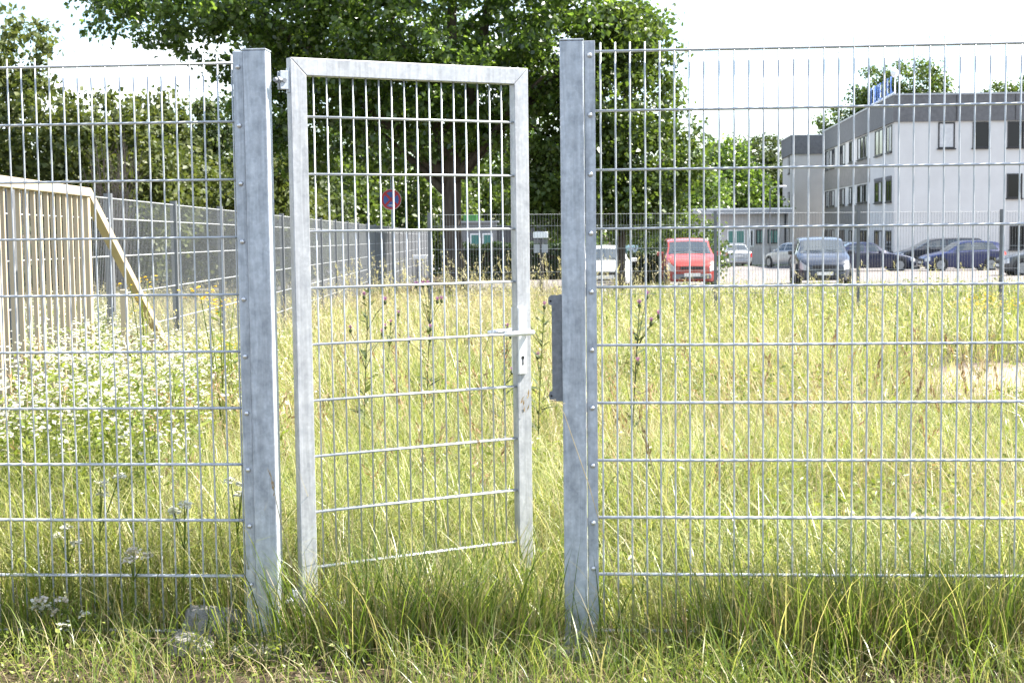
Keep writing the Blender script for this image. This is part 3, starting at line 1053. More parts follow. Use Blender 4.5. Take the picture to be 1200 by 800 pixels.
def make_car(name, paint, L, Wd, H, kind, loc, heading, label, group='cars in the car park', plate_front=True):
    """lofted body with glass panes laid on the shell, wheels with tyre and rim, lights, mirrors, bumpers and plates. +x is forward, origin on the ground at the centre"""
    t = empty(name, loc, heading, label, 'car', group)
    P = PAINT[paint]
    hw = Wd / 2
    # profile stations as fractions of the length from nose (0) to tail (1)
    if kind == 'sedan':
        belt = interp([0, .03, .10, .28, .45, .72, .86, .97, 1], [.40, .44, .50, .60, .635, .655, .67, .64, .58])
        roof = interp([0, .03, .10, .27, .30, .44, .50, .62, .70, .84, .97, 1], [.42, .47, .53, .625, .66, .955, .99, 1.0, .97, .71, .66, .59])
        gl = dict(ws=(.295, .43), rs=(.71, .83), side=(.36, .80), pil=.555)
    elif kind == 'hatch':
        belt = interp([0, .03, .10, .27, .45, .80, .95, 1], [.40, .45, .51, .60, .63, .66, .66, .58])
        roof = interp([0, .03, .10, .25, .28, .43, .52, .70, .85, .91, .985, 1], [.43, .48, .545, .63, .66, .94, .99, 1.0, .965, .93, .66, .60])
        gl = dict(ws=(.275, .42), rs=(.915, .975), side=(.34, .88), pil=.58)
    else:  # van or people carrier
        belt = interp([0, .03, .09, .20, .40, .90, .97, 1], [.42, .49, .56, .63, .655, .665, .65, .55])
        roof = interp([0, .03, .09, .19, .22, .38, .48, .75, .93, .965, .992, 1], [.45, .52, .60, .665, .69, .945, .985, 1.0, .985, .95, .67, .58])
        gl = dict(ws=(.215, .37), rs=(.967, .988), side=(.29, .92), pil=.56)
    wsh = interp([0, .012, .04, .10, .25, .75, .92, .97, .99, 1], [.62, .74, .87, .95, 1, 1, .97, .92, .84, .74])
    zbot = interp([0, .03, .12, .9, .97, 1], [.17, .13, .115, .115, .14, .20])
    tumble = {'sedan': .70, 'hatch': .74, 'van': .80}[kind if kind in ('sedan', 'hatch') else 'van']
    wroof = interp([0, .04, .2, .3, .45, .8, 1], [.70, .84, .88, .80, tumble, tumble, tumble * 1.02])

    def section(u):
        zb, zs, zt = zbot(u) * H, belt(u) * H, roof(u) * H
        w = wsh(u) * hw
        has = max(0.0, min(1.0, (zt - zs) / (.22 * H)))
        wt = w * (wroof(u) * has + .9 * (1 - has))
        zt = max(zt, zs + .012)
        cr_ = min(.05, (zt - zs) * .35)
        return [(0, zb), (w * .90, zb), (w * .975, zb + .18 * (zs - zb)), (w, zb + .55 * (zs - zb)), (w * .985, zs - .015), (w * .965, zs), (wt, zt - cr_), (wt * .8, zt - cr_ * .35), (0, zt)]

    def at(u, v):
        pts = section(u)
        i = int(min(max(v, 0), 7.999))
        f = v - i
        y = pts[i][0] + (pts[i + 1][0] - pts[i][0]) * f
        z = pts[i][1] + (pts[i + 1][1] - pts[i][1]) * f
        return Vector((L / 2 - u * L, y, z))
    us = sorted(set([0, .006, .014, .03, .06, .10, .15, .2, .215, .22, .25, .27, .275, .28, .295, .30, .34, .37, .38, .42, .43, .44, .48, .52, .58, .64, .70, .71, .75, .80, .83, .85, .88, .91, .915, .93, .95, .965, .967, .975, .985, .988, .992, 1.0]))
    vsamp = [0, 1, 2, 3, 4, 5, 6, 7, 8]
    mb = MB()
    ring = []
    for u in us:
        row = [at(u, v) for v in vsamp]
        full = [(p.x, p.y, p.z) for p in row] + [(p.x, -p.y, p.z) for p in row[-2:0:-1]]
        ring.append(len(mb.v))
        mb.v += full
    n = len(full)
    for i in range(len(us) - 1):
        a, b = ring[i], ring[i + 1]
        for j in range(n):
            mb.f.append((a + j, a + (j + 1) % n, b + (j + 1) % n, b + j))
    mb.f.append(tuple(ring[0] + j for j in reversed(range(n))))
    mb.f.append(tuple(ring[-1] + j for j in range(n)))
    body = mb.build('body', P, t, smooth=True)
    try:
        body.data.set_sharp_from_angle(angle=R(38))
    except Exception:
        pass

    def patch(name_, u0, u1, v0, v1, mat, sgn=1, lift=.006, nu=6, nv=3, parent=t, across=False):
        mb_ = MB()
        G = []
        for i in range(nu + 1):
            row = []
            for j in range(nv + 1):
                fu, fv = i / nu, j / nv
                uu0 = u0[0] + (u0[1] - u0[0]) * fv if isinstance(u0, tuple) else u0
                uu1 = u1[0] + (u1[1] - u1[0]) * fv if isinstance(u1, tuple) else u1
                u = uu0 + (uu1 - uu0) * fu
                v = v0 + (v1 - v0) * fv
                p = at(u, v)
                e = .004
                du = at(min(u + e, 1), v) - at(max(u - e, 0), v)
                dv_ = at(u, min(v + .02, 7.99)) - at(u, max(v - .02, 0))
                nn = du.cross(dv_)
                if nn.length < 1e-9: nn = Vector((0, 0, 1))
                nn.normalize()
                if nn.z < 0 and v > 5.5: nn = -nn
                if v <= 5.99 and nn.y < 0: nn = -nn
                p = p + nn * lift
                row.append((p.x, p.y * sgn, p.z))
            G.append(row)
        for i in range(nu):
            for j in range(nv):
                mb_.quad(G[i][j], G[i + 1][j], G[i + 1][j + 1], G[i][j + 1])
        return mb_.build(name_, mat, parent, smooth=True)
    # windscreen and rear window: both halves in one pane
    def screen(name_, u0, u1):
        mb_ = MB()
        nu, ny = 5, 8
        G = []
        for i in range(nu + 1):
            u = u0 + (u1 - u0) * i / nu
            s_ = section(u)
            row = []
            for j in range(-ny, ny + 1):
                f = j / ny
                y = f * s_[6][0] * .93
                ay = abs(y)
                z = np.interp(ay, [s_[8][0], s_[7][0], s_[6][0]], [s_[8][1], s_[7][1], s_[6][1]])
                row.append((L / 2 - u * L + (.008 if u < .5 else -.008), y, float(z) + .006))
            G.append(row)
        for i in range(nu):
            for j in range(2 * ny):
                mb_.quad(G[i][j], G[i + 1][j], G[i + 1][j + 1], G[i][j + 1])
        return mb_.build(name_, M['car_glass'], t, smooth=True)
    screen('windscreen', *gl['ws'])
    screen('rear_window', *gl['rs'])
    s0, s1 = gl['side']
    pl_ = gl['pil']
    for sg in (1, -1):
        patch('side_window', (s0, s0 + .075), pl_ - .012, 5.12, 5.88, M['car_glass'], sg)
        patch('side_window', pl_ + .012, (s1 + .01, s1 - .05) if kind != 'sedan' else (s1 - .03, s1 - .09), 5.12, 5.88, M['car_glass'], sg)
    # wheels
    wr = .21 * H if H < 1.7 else .315
    wr = max(.30, min(.33, wr))
    for ux in (.185, .80):
        for sg in (1, -1):
            cx = L / 2 - ux * L
            cy = sg * hw
            arch = MB()
            arch.disc((cx, sg * (hw * .80), wr + .02), (0, sg, 0), wr * 1.16, hw * .20 + .007, 24)
            arch.build('wheel_arch', M['trim'], t)
            wh = empty('wheel', (cx, cy, wr), 0)
            wh.parent = t
            ty = MB().tube([(0, -sg * .16, 0), (0, -sg * .02, 0), (0, sg * .012, 0)], [wr, wr, wr * .94], 24)
            ty.build('tyre', M['tyre'], wh, smooth=False)
            rm = MB().disc((0, sg * .0125, 0), (0, sg, 0), wr * .66, .006, 20)
            for q in range(5):
                th = 2 * math.pi * q / 5
                rm.box(-.02, .02, -.008 if sg < 0 else 0.0, 0 if sg < 0 else .008, 0, wr * .6, 0, 0, (0, sg * .0205, 0))
                c_, s_ = math.cos(th), math.sin(th)
                for w_ in range(8):
                    x_, y_, z_ = rm.v[-8 + w_]
                    rm.v[-8 + w_] = (x_ * c_ - z_ * s_, y_, x_ * s_ + z_ * c_)
            rm.build('rim', M['rim'], wh)
    # nose
    xf = L / 2
    for sg in (1, -1):
        u0, u1 = .006, .062
        patch('headlight', u0, u1, 3.15, 4.7, M['lamp_glass'], sg, .008)
        patch('tail_light', .93 if kind == 'sedan' else .945, .992, 3.0, 4.75 if kind != 'van' else 5.15, M['tail_red'], sg, .008)
        mr_ = MB().box(-.06, .06, -.11, .11, -.065, .065, .025)
        mr_.build('mirror', P if paint in ('white', 'red', 'silver', 'navy', 'blue') else M['trim'], t, (L / 2 - (s0 + .045) * L, sg * (hw + .10), belt(s0) * H + .06))
        for uh in (pl_ - .035, pl_ + .20):
            p = at(uh, 4.2)
            MB().box(-.09, .09, -.012, .012, -.016, .016, .006).build('door_handle', P, t, (p.x, sg * (p.y + .012), p.z))
        # door gap lines
        for uh in (s0 + .04, pl_, s1 - .12 if kind != 'van' else s1 - .16):
            patch('door_gap', uh, uh + .0022, 1.4, 5.05, M['black'], sg, .003, nu=1, nv=5)
    zg = belt(.02) * H
    zbp = zbot(.02) * H
    # front bumper, grille, plate, lower intake
    wn = hw * .72
    MB().box(xf - .05, xf + .012, -wn * .62, wn * .62, zg - .15, zg - .055, .012).build('grille', M['trim'], t)
    MB().box(xf - .10, xf + .035, -hw * .74, hw * .74, zbp + .06, zbp + .23, .04).build('front_bumper', P if kind != 'van' or paint == 'slate' else M['galv_dark'], t)
    MB().box(xf + .03, xf + .042, -hw * .45, hw * .45, zbp + .075, zbp + .13, .004).build('lower_intake', M['trim'], t)
    MB().box(xf + .036, xf + .046, -.26, .26, zbp + .145, zbp + .255, .003).build('number_plate', M['plate'], t)
    MB().box(-xf - .035, -xf + .10, -hw * .78, hw * .78, zbp + .06, zbp + .26, .04).build('rear_bumper', P, t)
    MB().box(-xf - .013, -xf + .02, -.26, .26, zg + .02, zg + .13, .003).build('number_plate', M['plate'], t)
    for sg in (-1, 1):
        MB().box(-.25, .25, -.006, .006, -.006, .006).build('wiper', M['trim'], t, (L / 2 - (gl['ws'][0] + .02) * L + .015, sg * .3, roof(gl['ws'][0] + .02) * H + .02)).rotation_euler = (0, 0, R(80))
    return t


def park(px, D, dz=0.047):
    x = (px - 600) / 1730 * D
    return (x, D, -0.0135 * (D - 5) + dz)


CARS = [
    ('parked_car', 'red', 3.9, 1.70, 1.62, 'van', park(806, 50), R(-92), 'red compact van parked facing the meadow, between hedge and silver saloon'),
    ('parked_car', 'white', 4.0, 1.70, 1.40, 'hatch', park(709.5, 50), R(-91), 'white hatchback facing the meadow beside the right gate post'),
    ('parked_car', 'teal', 4.3, 1.72, 1.42, 'sedan', park(741, 60), R(-50), 'dark green car half hidden behind the low clipped hedge'),
    ('parked_car', 'silver', 4.5, 1.78, 1.45, 'sedan', park(861, 97), R(90), 'silver saloon seen from behind in front of the flat roofed hall'),
    ('parked_car', 'silver', 4.1, 1.74, 1.50, 'hatch', park(930, 88), R(112), 'silver hatchback showing its red tail light left of the slate people carrier'),
    ('parked_car', 'slate', 4.2, 1.76, 1.60, 'van', park(961, 50), R(-97), 'slate grey people carrier facing the meadow, largest car of the row'),
    ('parked_car', 'white', 4.2, 1.74, 1.50, 'hatch', park(990, 93), R(-90), 'white car whose roof shows above the slate people carrier'),
    ('parked_car', 'navy', 4.5, 1.76, 1.45, 'sedan', park(1016, 73), R(0), 'dark navy saloon parked sideways with its nose to the right'),
    ('parked_car', 'black', 4.4, 1.76, 1.52, 'sedan', park(1068, 85), R(180), 'black saloon whose roof shows farthest back below the corner windows'),
    ('parked_car', 'black', 4.5, 1.78, 1.62, 'van', park(1099, 77), R(180), 'black estate car parked behind the blue hatchback with its nose to the left'),
    ('parked_car', 'blue', 3.95, 1.72, 1.46, 'hatch', park(1127, 72), R(180), 'dark blue hatchback parked sideways with its nose to the left'),
    ('parked_car', 'grey', 3.9, 1.70, 1.50, 'hatch', park(1228, 60), R(176), 'grey hatchback cut off by the right edge of the picture'),
]
for c in CARS:
    make_car(*c)

# ------------------------------------------------------------------ trees
def tree(name, label, base, trunk_pts, trunk_r, lobes, n_clust, per, size, mat, group=None, limbs=(), cat='tree', cl_r=(.45, .9), bark='bark', flat_=.7, twigs=0):
    """tapered trunk with limbs; crown of leaf clumps spread through the lobes"""
    x0, y0 = base
    t = empty(name, (x0, y0, gz(x0, y0)), 0, label, cat, group)
    mb = MB()
    k = len(trunk_pts)
    mb.tube(trunk_pts, [trunk_r * (1.25 if i == 0 else 1 - .7 * i / (k - 1)) for i in range(k)], 12)
    for lpts, lr in limbs:
        mb.tube(lpts, [lr * (1 - .75 * i / (len(lpts) - 1)) for i in range(len(lpts))], 8)
    mb.build('trunk', M[bark], t, smooth=True)
    lob = np.array([l[:6] for l in lobes], float)
    wgt = np.array([l[6] if len(l) > 6 else 1 for l in lobes], float) * (lob[:, 3] * lob[:, 4] * lob[:, 5]) ** (2 / 3)
    idx = rng.choice(len(lob), n_clust, p=wgt / wgt.sum())
    dirs = rand_unit(n_clust)
    rr = .35 + .65 * rng.random(n_clust) ** .45
    cc = lob[idx, :3] + dirs * rr[:, None] * lob[idx, 3:6]
    crad = rng.uniform(*cl_r, n_clust)
    m_ = n_clust * per
    ci = np.repeat(np.arange(n_clust), per)
    off = rng.normal(0, .5, (m_, 3)) * crad[ci][:, None]
    off[:, 2] *= flat_
    c = cc[ci] + off
    outw = off / (np.linalg.norm(off, axis=1, keepdims=True) + 1e-6)
    nrm = rand_unit(m_) * .8 + np.array([0, 0, .55]) + outw * .3
    ax = rand_unit(m_) + outw * .5 - np.array([0, 0, .25])
    ln = rng.uniform(.7, 1.3, m_) * size
    V, S, L_ = diamonds(c, ax, nrm, ln, ln * rng.uniform(.55, .85, m_), .12)
    link('crown', np_mesh('crown', V, S, L_, mat), t)
    return t


def limb(a, b, sag=.3, n=5):
    a, b = Vector(a), Vector(b)
    pts = []
    for i in range(n):
        f = i / (n - 1)
        p = a.lerp(b, f)
        p.z += sag * math.sin(math.pi * f) * .6
        p.x += random.uniform(-.12, .12)
        p.y += random.uniform(-.12, .12)
        pts.append(tuple(p))
    return pts


# the big maple; crown coordinates relative to the foot of the trunk (x right, z up)
big_lobes = [
    (-1.0, 0, 8.5, 5.2, 4.5, 4.2, 1.2), (-4.8, -.5, 7.9, 3.6, 3.4, 2.2, 1.2), (-7.4, -.5, 7.9, 2.6, 2.4, 1.15, 1.0), (-8.8, 0, 8.5, 1.4, 1.6, .65, 1.0), (-3.9, 0, 5.4, 2.1, 2.6, 2.0, 1.0), (-5.2, .5, 4.9, 1.2, 1.8, 1.2, .9),
    (-1.0, .8, 4.9, 2.4, 3.0, 1.5, .9), (3.1, 0, 7.4, 2.6, 3.0, 2.6, 1.1), (4.3, -.3, 6.9, 1.2, 1.8, 1.3, 1.0), (2.2, 1.2, 4.6, 2.3, 2.4, 1.6, 1.0), (-6.2, 0, 10.5, 3.5, 3.2, 2.4, .7), (1.0, 0, 12.2, 4.5, 4.0, 3.0, .7), (3.8, .5, 10.2, 2.2, 2.4, 2.0, .7),
    (-2.2, 0, 7.0, 3.2, 3.0, 2.4, 1.2), (.6, -.2, 5.6, 2.2, 2.4, 1.7, 1.0), (-5.6, -2.4, 7.3, 1.0, .9, .6, 1.4), (-3.3, -2.6, 7.6, 1.2, .8, .6, 1.2),
]
big_limbs = [(limb((0, 0, 3.1), (-5.5, -.5, 8.2)), .2), (limb((0, 0, 3.4), (-2.2, .6, 9.5)), .2), (limb((.1, 0, 3.4), (4.4, -.4, 7.2)), .19), (limb((.05, 0, 3.8), (1.6, .8, 10.5)), .2), (limb((0, 0, 2.8), (-3.8, 1.5, 6.0)), .13),
             (limb((.1, 0, 3.2), (3.0, -1.8, 6.3)), .12), (limb((-3.2, -.2, 6.6), (-8.5, -.2, 8.4)), .07), (limb((.5, 0, 5), (2.6, 1, 4.6)), .09)]
tree('maple_tree', 'big dark green maple with thick trunk standing behind the gate', (-1.6, 41), [(0, 0, -.1), (.02, 0, .8), (-.03, 0, 2), (.05, 0, 3.6), (0, .1, 6), (.1, 0, 9)], .36, big_lobes, 1500, 62, .165, M['maple'], limbs=big_limbs, cl_r=(.28, .66), flat_=.55)
tree('maple_tree', 'bright green bushy tree hanging over the white car right of the big maple', (2.9, 40), [(0, 0, -.1), (.1, 0, 1.6), (.2, .1, 3.5), (.2, 0, 5.5)], .14,
     [(-.1, 0, 5.4, 1.9, 1.8, 1.9), (.75, -.3, 3.9, 1.45, 1.5, 1.4, 1.1), (-1.0, 0, 3.4, 1.9, 1.6, 1.6), (.2, -.4, 2.5, 1.5, 1.2, .7), (.1, -.7, 2.0, .7, .7, .3), (-1.8, .3, 2.6, 1.0, 1.2, .9), (.2, 0, 6.8, 1.2, 1.3, 1.1)],
     440, 55, .16, M['light_leaf'], limbs=[(limb((.1, 0, 1.6), (1.3, 0, 3.8)), .06), (limb((.1, 0, 1.8), (-1, 0, 3.4)), .06)], cl_r=(.3, .7))
# bush behind the red van
tree('shrub', 'tall loose green shrub behind the red van', (6.9, 57), [(0, 0, -.1), (0, 0, 1.2), (.1, 0, 2.2)], .08,
     [(0, 0, 1.5, 1.5, 1.0, 1.1), (-1.3, 0, 1.9, 1.4, 1.0, 1.3), (.6, 0, .8, .8, .8, .7)], 110, 45, .16, M['light_leaf'], cat='shrub', cl_r=(.3, .6))
# trees along the lane on the left
LT = 'trees along the lane on the left'
spec = [
    (-14.9, 44, 8.5, 2.5, 'olive_leaf', 'tallest olive green tree at the left edge of the picture'),
    (-12.5, 46, 6.5, 2.2, 'olive_leaf', 'olive green tree second from the left edge behind the sliding gate'),
    (-12.6, 52, 7.0, 2.2, 'olive_leaf', 'rounded olive tree behind the bare twiggy shrub'),
    (-11.4, 56, 7.2, 2.4, 'far_leaf', 'pale crowned tree just left of the hinge post, behind the lane'),
    (-8.3, 50, 4.6, 1.7, 'olive_leaf', 'short bushy tree showing between hinge post and gate'),
    (-9.6, 60, 6.8, 2.5, 'far_leaf', 'lane tree farthest back on the left, showing through the gate top'),
]
for x, y, h, r_, mt_, lb in spec:
    g_ = gz(x, y)
    lobes = [(0, 0, h * .55, r_, r_, h * .33), (-r_ * .5, -.3, h * .38, r_ * .8, r_ * .8, h * .25), (r_ * .55, -.2, h * .42, r_ * .75, r_ * .8, h * .27), (.15 * r_, 0, h * .84, r_ * .5, r_ * .55, h * .16), (0, -.4, h * .2, r_ * .95, r_ * .8, h * .17)]
    tree('lane_tree', lb, (x, y), [(0, 0, -.1), (.05, 0, h * .25), (0, .1, h * .5), (.1, 0, h * .8)], .12, lobes, 330, 52, .20, M[mt_], LT, limbs=[(limb((0, 0, h * .3), (r_ * .6, 0, h * .55)), .05), (limb((0, 0, h * .3), (-r_ * .6, 0, h * .55)), .05)], cl_r=(.3, .75))
# light trees beyond the sign
MT = 'light trees beyond the traffic sign'
for x, y, h, r_, lb in [(-9.8, 74, 8.6, 3.2, 'light green tree left of the traffic sign seen through the gate'), (-5.9, 78, 8.8, 3.2, 'light green tree right behind the traffic sign'), (-2.2, 84, 9.2, 3.2, 'light green tree between traffic sign and maple trunk'), (1.8, 88, 10.5, 3.8, 'dark shaded tree far behind the gate lock stile')]:
    lobes = [(0, 0, h * .6, r_, r_, h * .34), (-r_ * .5, 0, h * .4, r_ * .8, r_, h * .28), (r_ * .5, 0, h * .38, r_ * .8, r_, h * .28), (0, -.5, h * .17, r_ * 1.1, r_, h * .17)]
    tree('light_tree', lb, (x, y), [(0, 0, -.1), (0, .05, h * .3), (.05, 0, h * .7)], .12, lobes, 300, 48, .26, M['light_leaf'] if x < 1 else M['maple'], MT, cl_r=(.4, .95))
# dark trees behind the hall
DT = 'trees behind the flat roofed hall'
for x, y, h, r_, mt_, lb in [(13.0, 112, 8.9, 3.2, 'maple', 'dark green tree at the left end behind the flat roofed hall'), (17.0, 118, 9.9, 3.5, 'maple', 'dark green tree in the middle behind the flat roofed hall'), (22.6, 134, 11.0, 3.6, 'far_leaf', 'paler tree between flat roofed hall and office block'), (10.2, 110, 6.4, 2.4, 'light_leaf', 'bright low tree behind the red van and its shrub')]:
    lobes = [(0, 0, h * .6, r_, r_, h * .34), (-r_ * .5, 0, h * .42, r_ * .8, r_, h * .3), (r_ * .5, 0, h * .42, r_ * .8, r_, h * .3), (.1, 0, h * .84, r_ * .55, r_ * .6, h * .16)]
    tree('park_tree', lb, (x, y), [(0, 0, -.1), (0, .05, h * .3), (.05, 0, h * .7)], .16, lobes, 300, 48, .30, M[mt_], DT, cl_r=(.5, 1.1))
# trees beyond the office roof
RL = [(1.3, 0, 14.7, 2.7, 2.2, 2.1), (-1.7, 0, 14.4, 1.9, 2, 1.9), (3.3, 0, 14.1, 1.4, 1.6, 1.7), (-3.4, 0, 12.5, 1.8, 1.8, 1.7), (-5.3, 0, 11.3, 1.5, 1.6, 1.3), (0, 0, 12.0, 4, 3, 2.2, .7)]
for x, y, dz, n_, lb in [(33.2, 128, 0, 330, 'airy tall tree rising behind the office roof letters'), (48.2, 142, -.2, 260, 'small tree top showing above the office roof at the right edge')]:
    lobes = [(a, b, c + dz, d, e, f, *g) for a, b, c, d, e, f, *g in RL]
    tree('roofline_tree', lb, (x, y), [(0, 0, -.1), (.1, 0, 5), (0, 0, 12)], .25, lobes, n_, 40, .27, M['light_leaf'], 'trees beyond the office roof', limbs=[(limb((0, 0, 7), (-4.6, 0, 11.6)), .1), (limb((0, 0, 8), (2.6, 0, 14.4)), .1), (limb((0, 0, 8), (-2.4, 0, 14)), .1)], cl_r=(.4, .85))

# bare twiggy shrub by the lane
def bare_shrub():
    x0, y0 = -11.2, 42
    t = empty('bare_shrub', (x0, y0, gz(x0, y0)), 0, 'leafless brown twiggy shrub in front of the lane trees', 'shrub')
    mb = MB()
    for i in range(46):
        a = random.uniform(0, 2 * math.pi)
        r1 = random.uniform(.2, 1.0)
        h = random.uniform(2.4, 5.4)
        p0 = Vector((random.uniform(-.3, .3), random.uniform(-.2, .2), .2))
        p3 = Vector((r1 * math.cos(a), r1 * math.sin(a) * .6, h))
        pts = limb(p0, p3, .2)
        mb.tube(pts, [.02 - .0035 * q for q in range(5)], 4, cap=False)
        for q in range(4):
            b_ = Vector(pts[random.choice([2, 3])])
            e_ = b_ + Vector((random.uniform(-.5, .5), random.uniform(-.3, .3), random.uniform(.2, .8)))
            mb.tube([tuple(b_), tuple(e_)], [.008, .004], 3, cap=False)
    o = mb.build('branches', M['dead_twig'], t)


bare_shrub()


def hedge(x0, x1, y0, y1, h, n, label, name='clipped_hedge', mat='hedge', size=.10):
    cx, cy = (x0 + x1) / 2, (y0 + y1) / 2
    g_ = gz(cx, cy)
    t = empty(name, (cx, cy, g_), 0, label, 'hedge')
    MB().box(x0 - cx + .12, x1 - cx - .12, y0 - cy + .12, y1 - cy - .12, 0, h - .14, .05).build('branch_core', M['bark'], t)
    q = rng.random((n, 3))
    face = rng.integers(0, 4, n)
    q[face == 0, 1] = rng.normal(0, .02, (face == 0).sum())
    q[face == 1, 2] = 1 + rng.normal(0, .03, (face == 1).sum())
    q[face == 2, 0] = 1 + rng.normal(0, .02, (face == 2).sum())
    q[face == 3, 0] = rng.normal(0, .02, (face == 3).sum())
    c = np.stack([x0 - cx + q[:, 0] * (x1 - x0), y0 - cy + q[:, 1] * (y1 - y0), q[:, 2] * h + .05 * np.sin(q[:, 0] * 23) * q[:, 2]], 1)
    ln = rng.uniform(.7, 1.3, n) * size
    V, S, L_ = diamonds(c, rand_unit(n), rand_unit(n) + np.array([0, -.3, .6]), ln, ln * .7, .1)
    link('foliage', np_mesh('foliage', V, S, L_, M[mat]), t)


hedge(4.25, 5.35, 52.4, 53.8, 1.12, 5200, 'low clipped dark hedge between the white hatchback and the red van')
hedge(-13.5, -11.6, 26, 62, 2.1, 16000, 'long dark hedge along the far side of the lane', size=.2)
hedge(-2.6, 3.4, 62, 63.5, 1.5, 9000, 'dark hedge behind the big maple trunk', size=.16)

# ------------------------------------------------------------------ meadow
def px_of(x, y):
    return 600 + 1730 * x / y


def scatter(n, y0, y1, margin=60, power=1.0):
    """points in the visible wedge, uniform by area when power = 1"""
    u = rng.random(int(n))
    y = np.sqrt(y0 ** 2 + u * (y1 ** 2 - y0 ** 2)) if power == 1 else y0 + u * (y1 - y0)
    px = rng.uniform(-margin, 1200 + margin, int(n))
    x = (px - 600) / 1730 * y
    return x, y


def patchy(x, y, s, seed):
    """cheap smooth noise in 0..1"""
    r_ = np.random.default_rng(seed)
    v = np.zeros_like(x)
    for k in range(5):
        a = r_.uniform(0, 2 * np.pi)
        f = s * r_.uniform(.6, 1.8)
        v += np.sin((x * np.cos(a) + y * np.sin(a)) * f + r_.uniform(0, 6.28))
    return 1 / (1 + np.exp(-v * 1.1))


def bare(x, y):
    e = ((x - 5.7) / 1.85) ** 2 + ((y - 14.3) / 2.6) ** 2
    return np.exp(-np.clip(e, 0, 30) ** 2 * 1.1)


def fence_y(x):
    return FENCE_O[1] + (x - FENCE_O[0]) * math.tan(FENCE_R)


def dense_clear(x, y):
    """keep blades off the posts and the stone"""
    k = np.ones_like(x, bool)
    for pxl in (-1.185, -0.097):
        wx, wy = fence_world(pxl)
        k &= ~((abs(x - wx) < .055) & (abs(y - wy) < .055))
    return k


def grass_obj(name, parts, mat, label, cat='grass'):
    V, S, L_ = merge(parts)
    o = link(name, np_mesh(name, V, S, L_, mat))
    return tag(o, label, cat, kind='stuff')


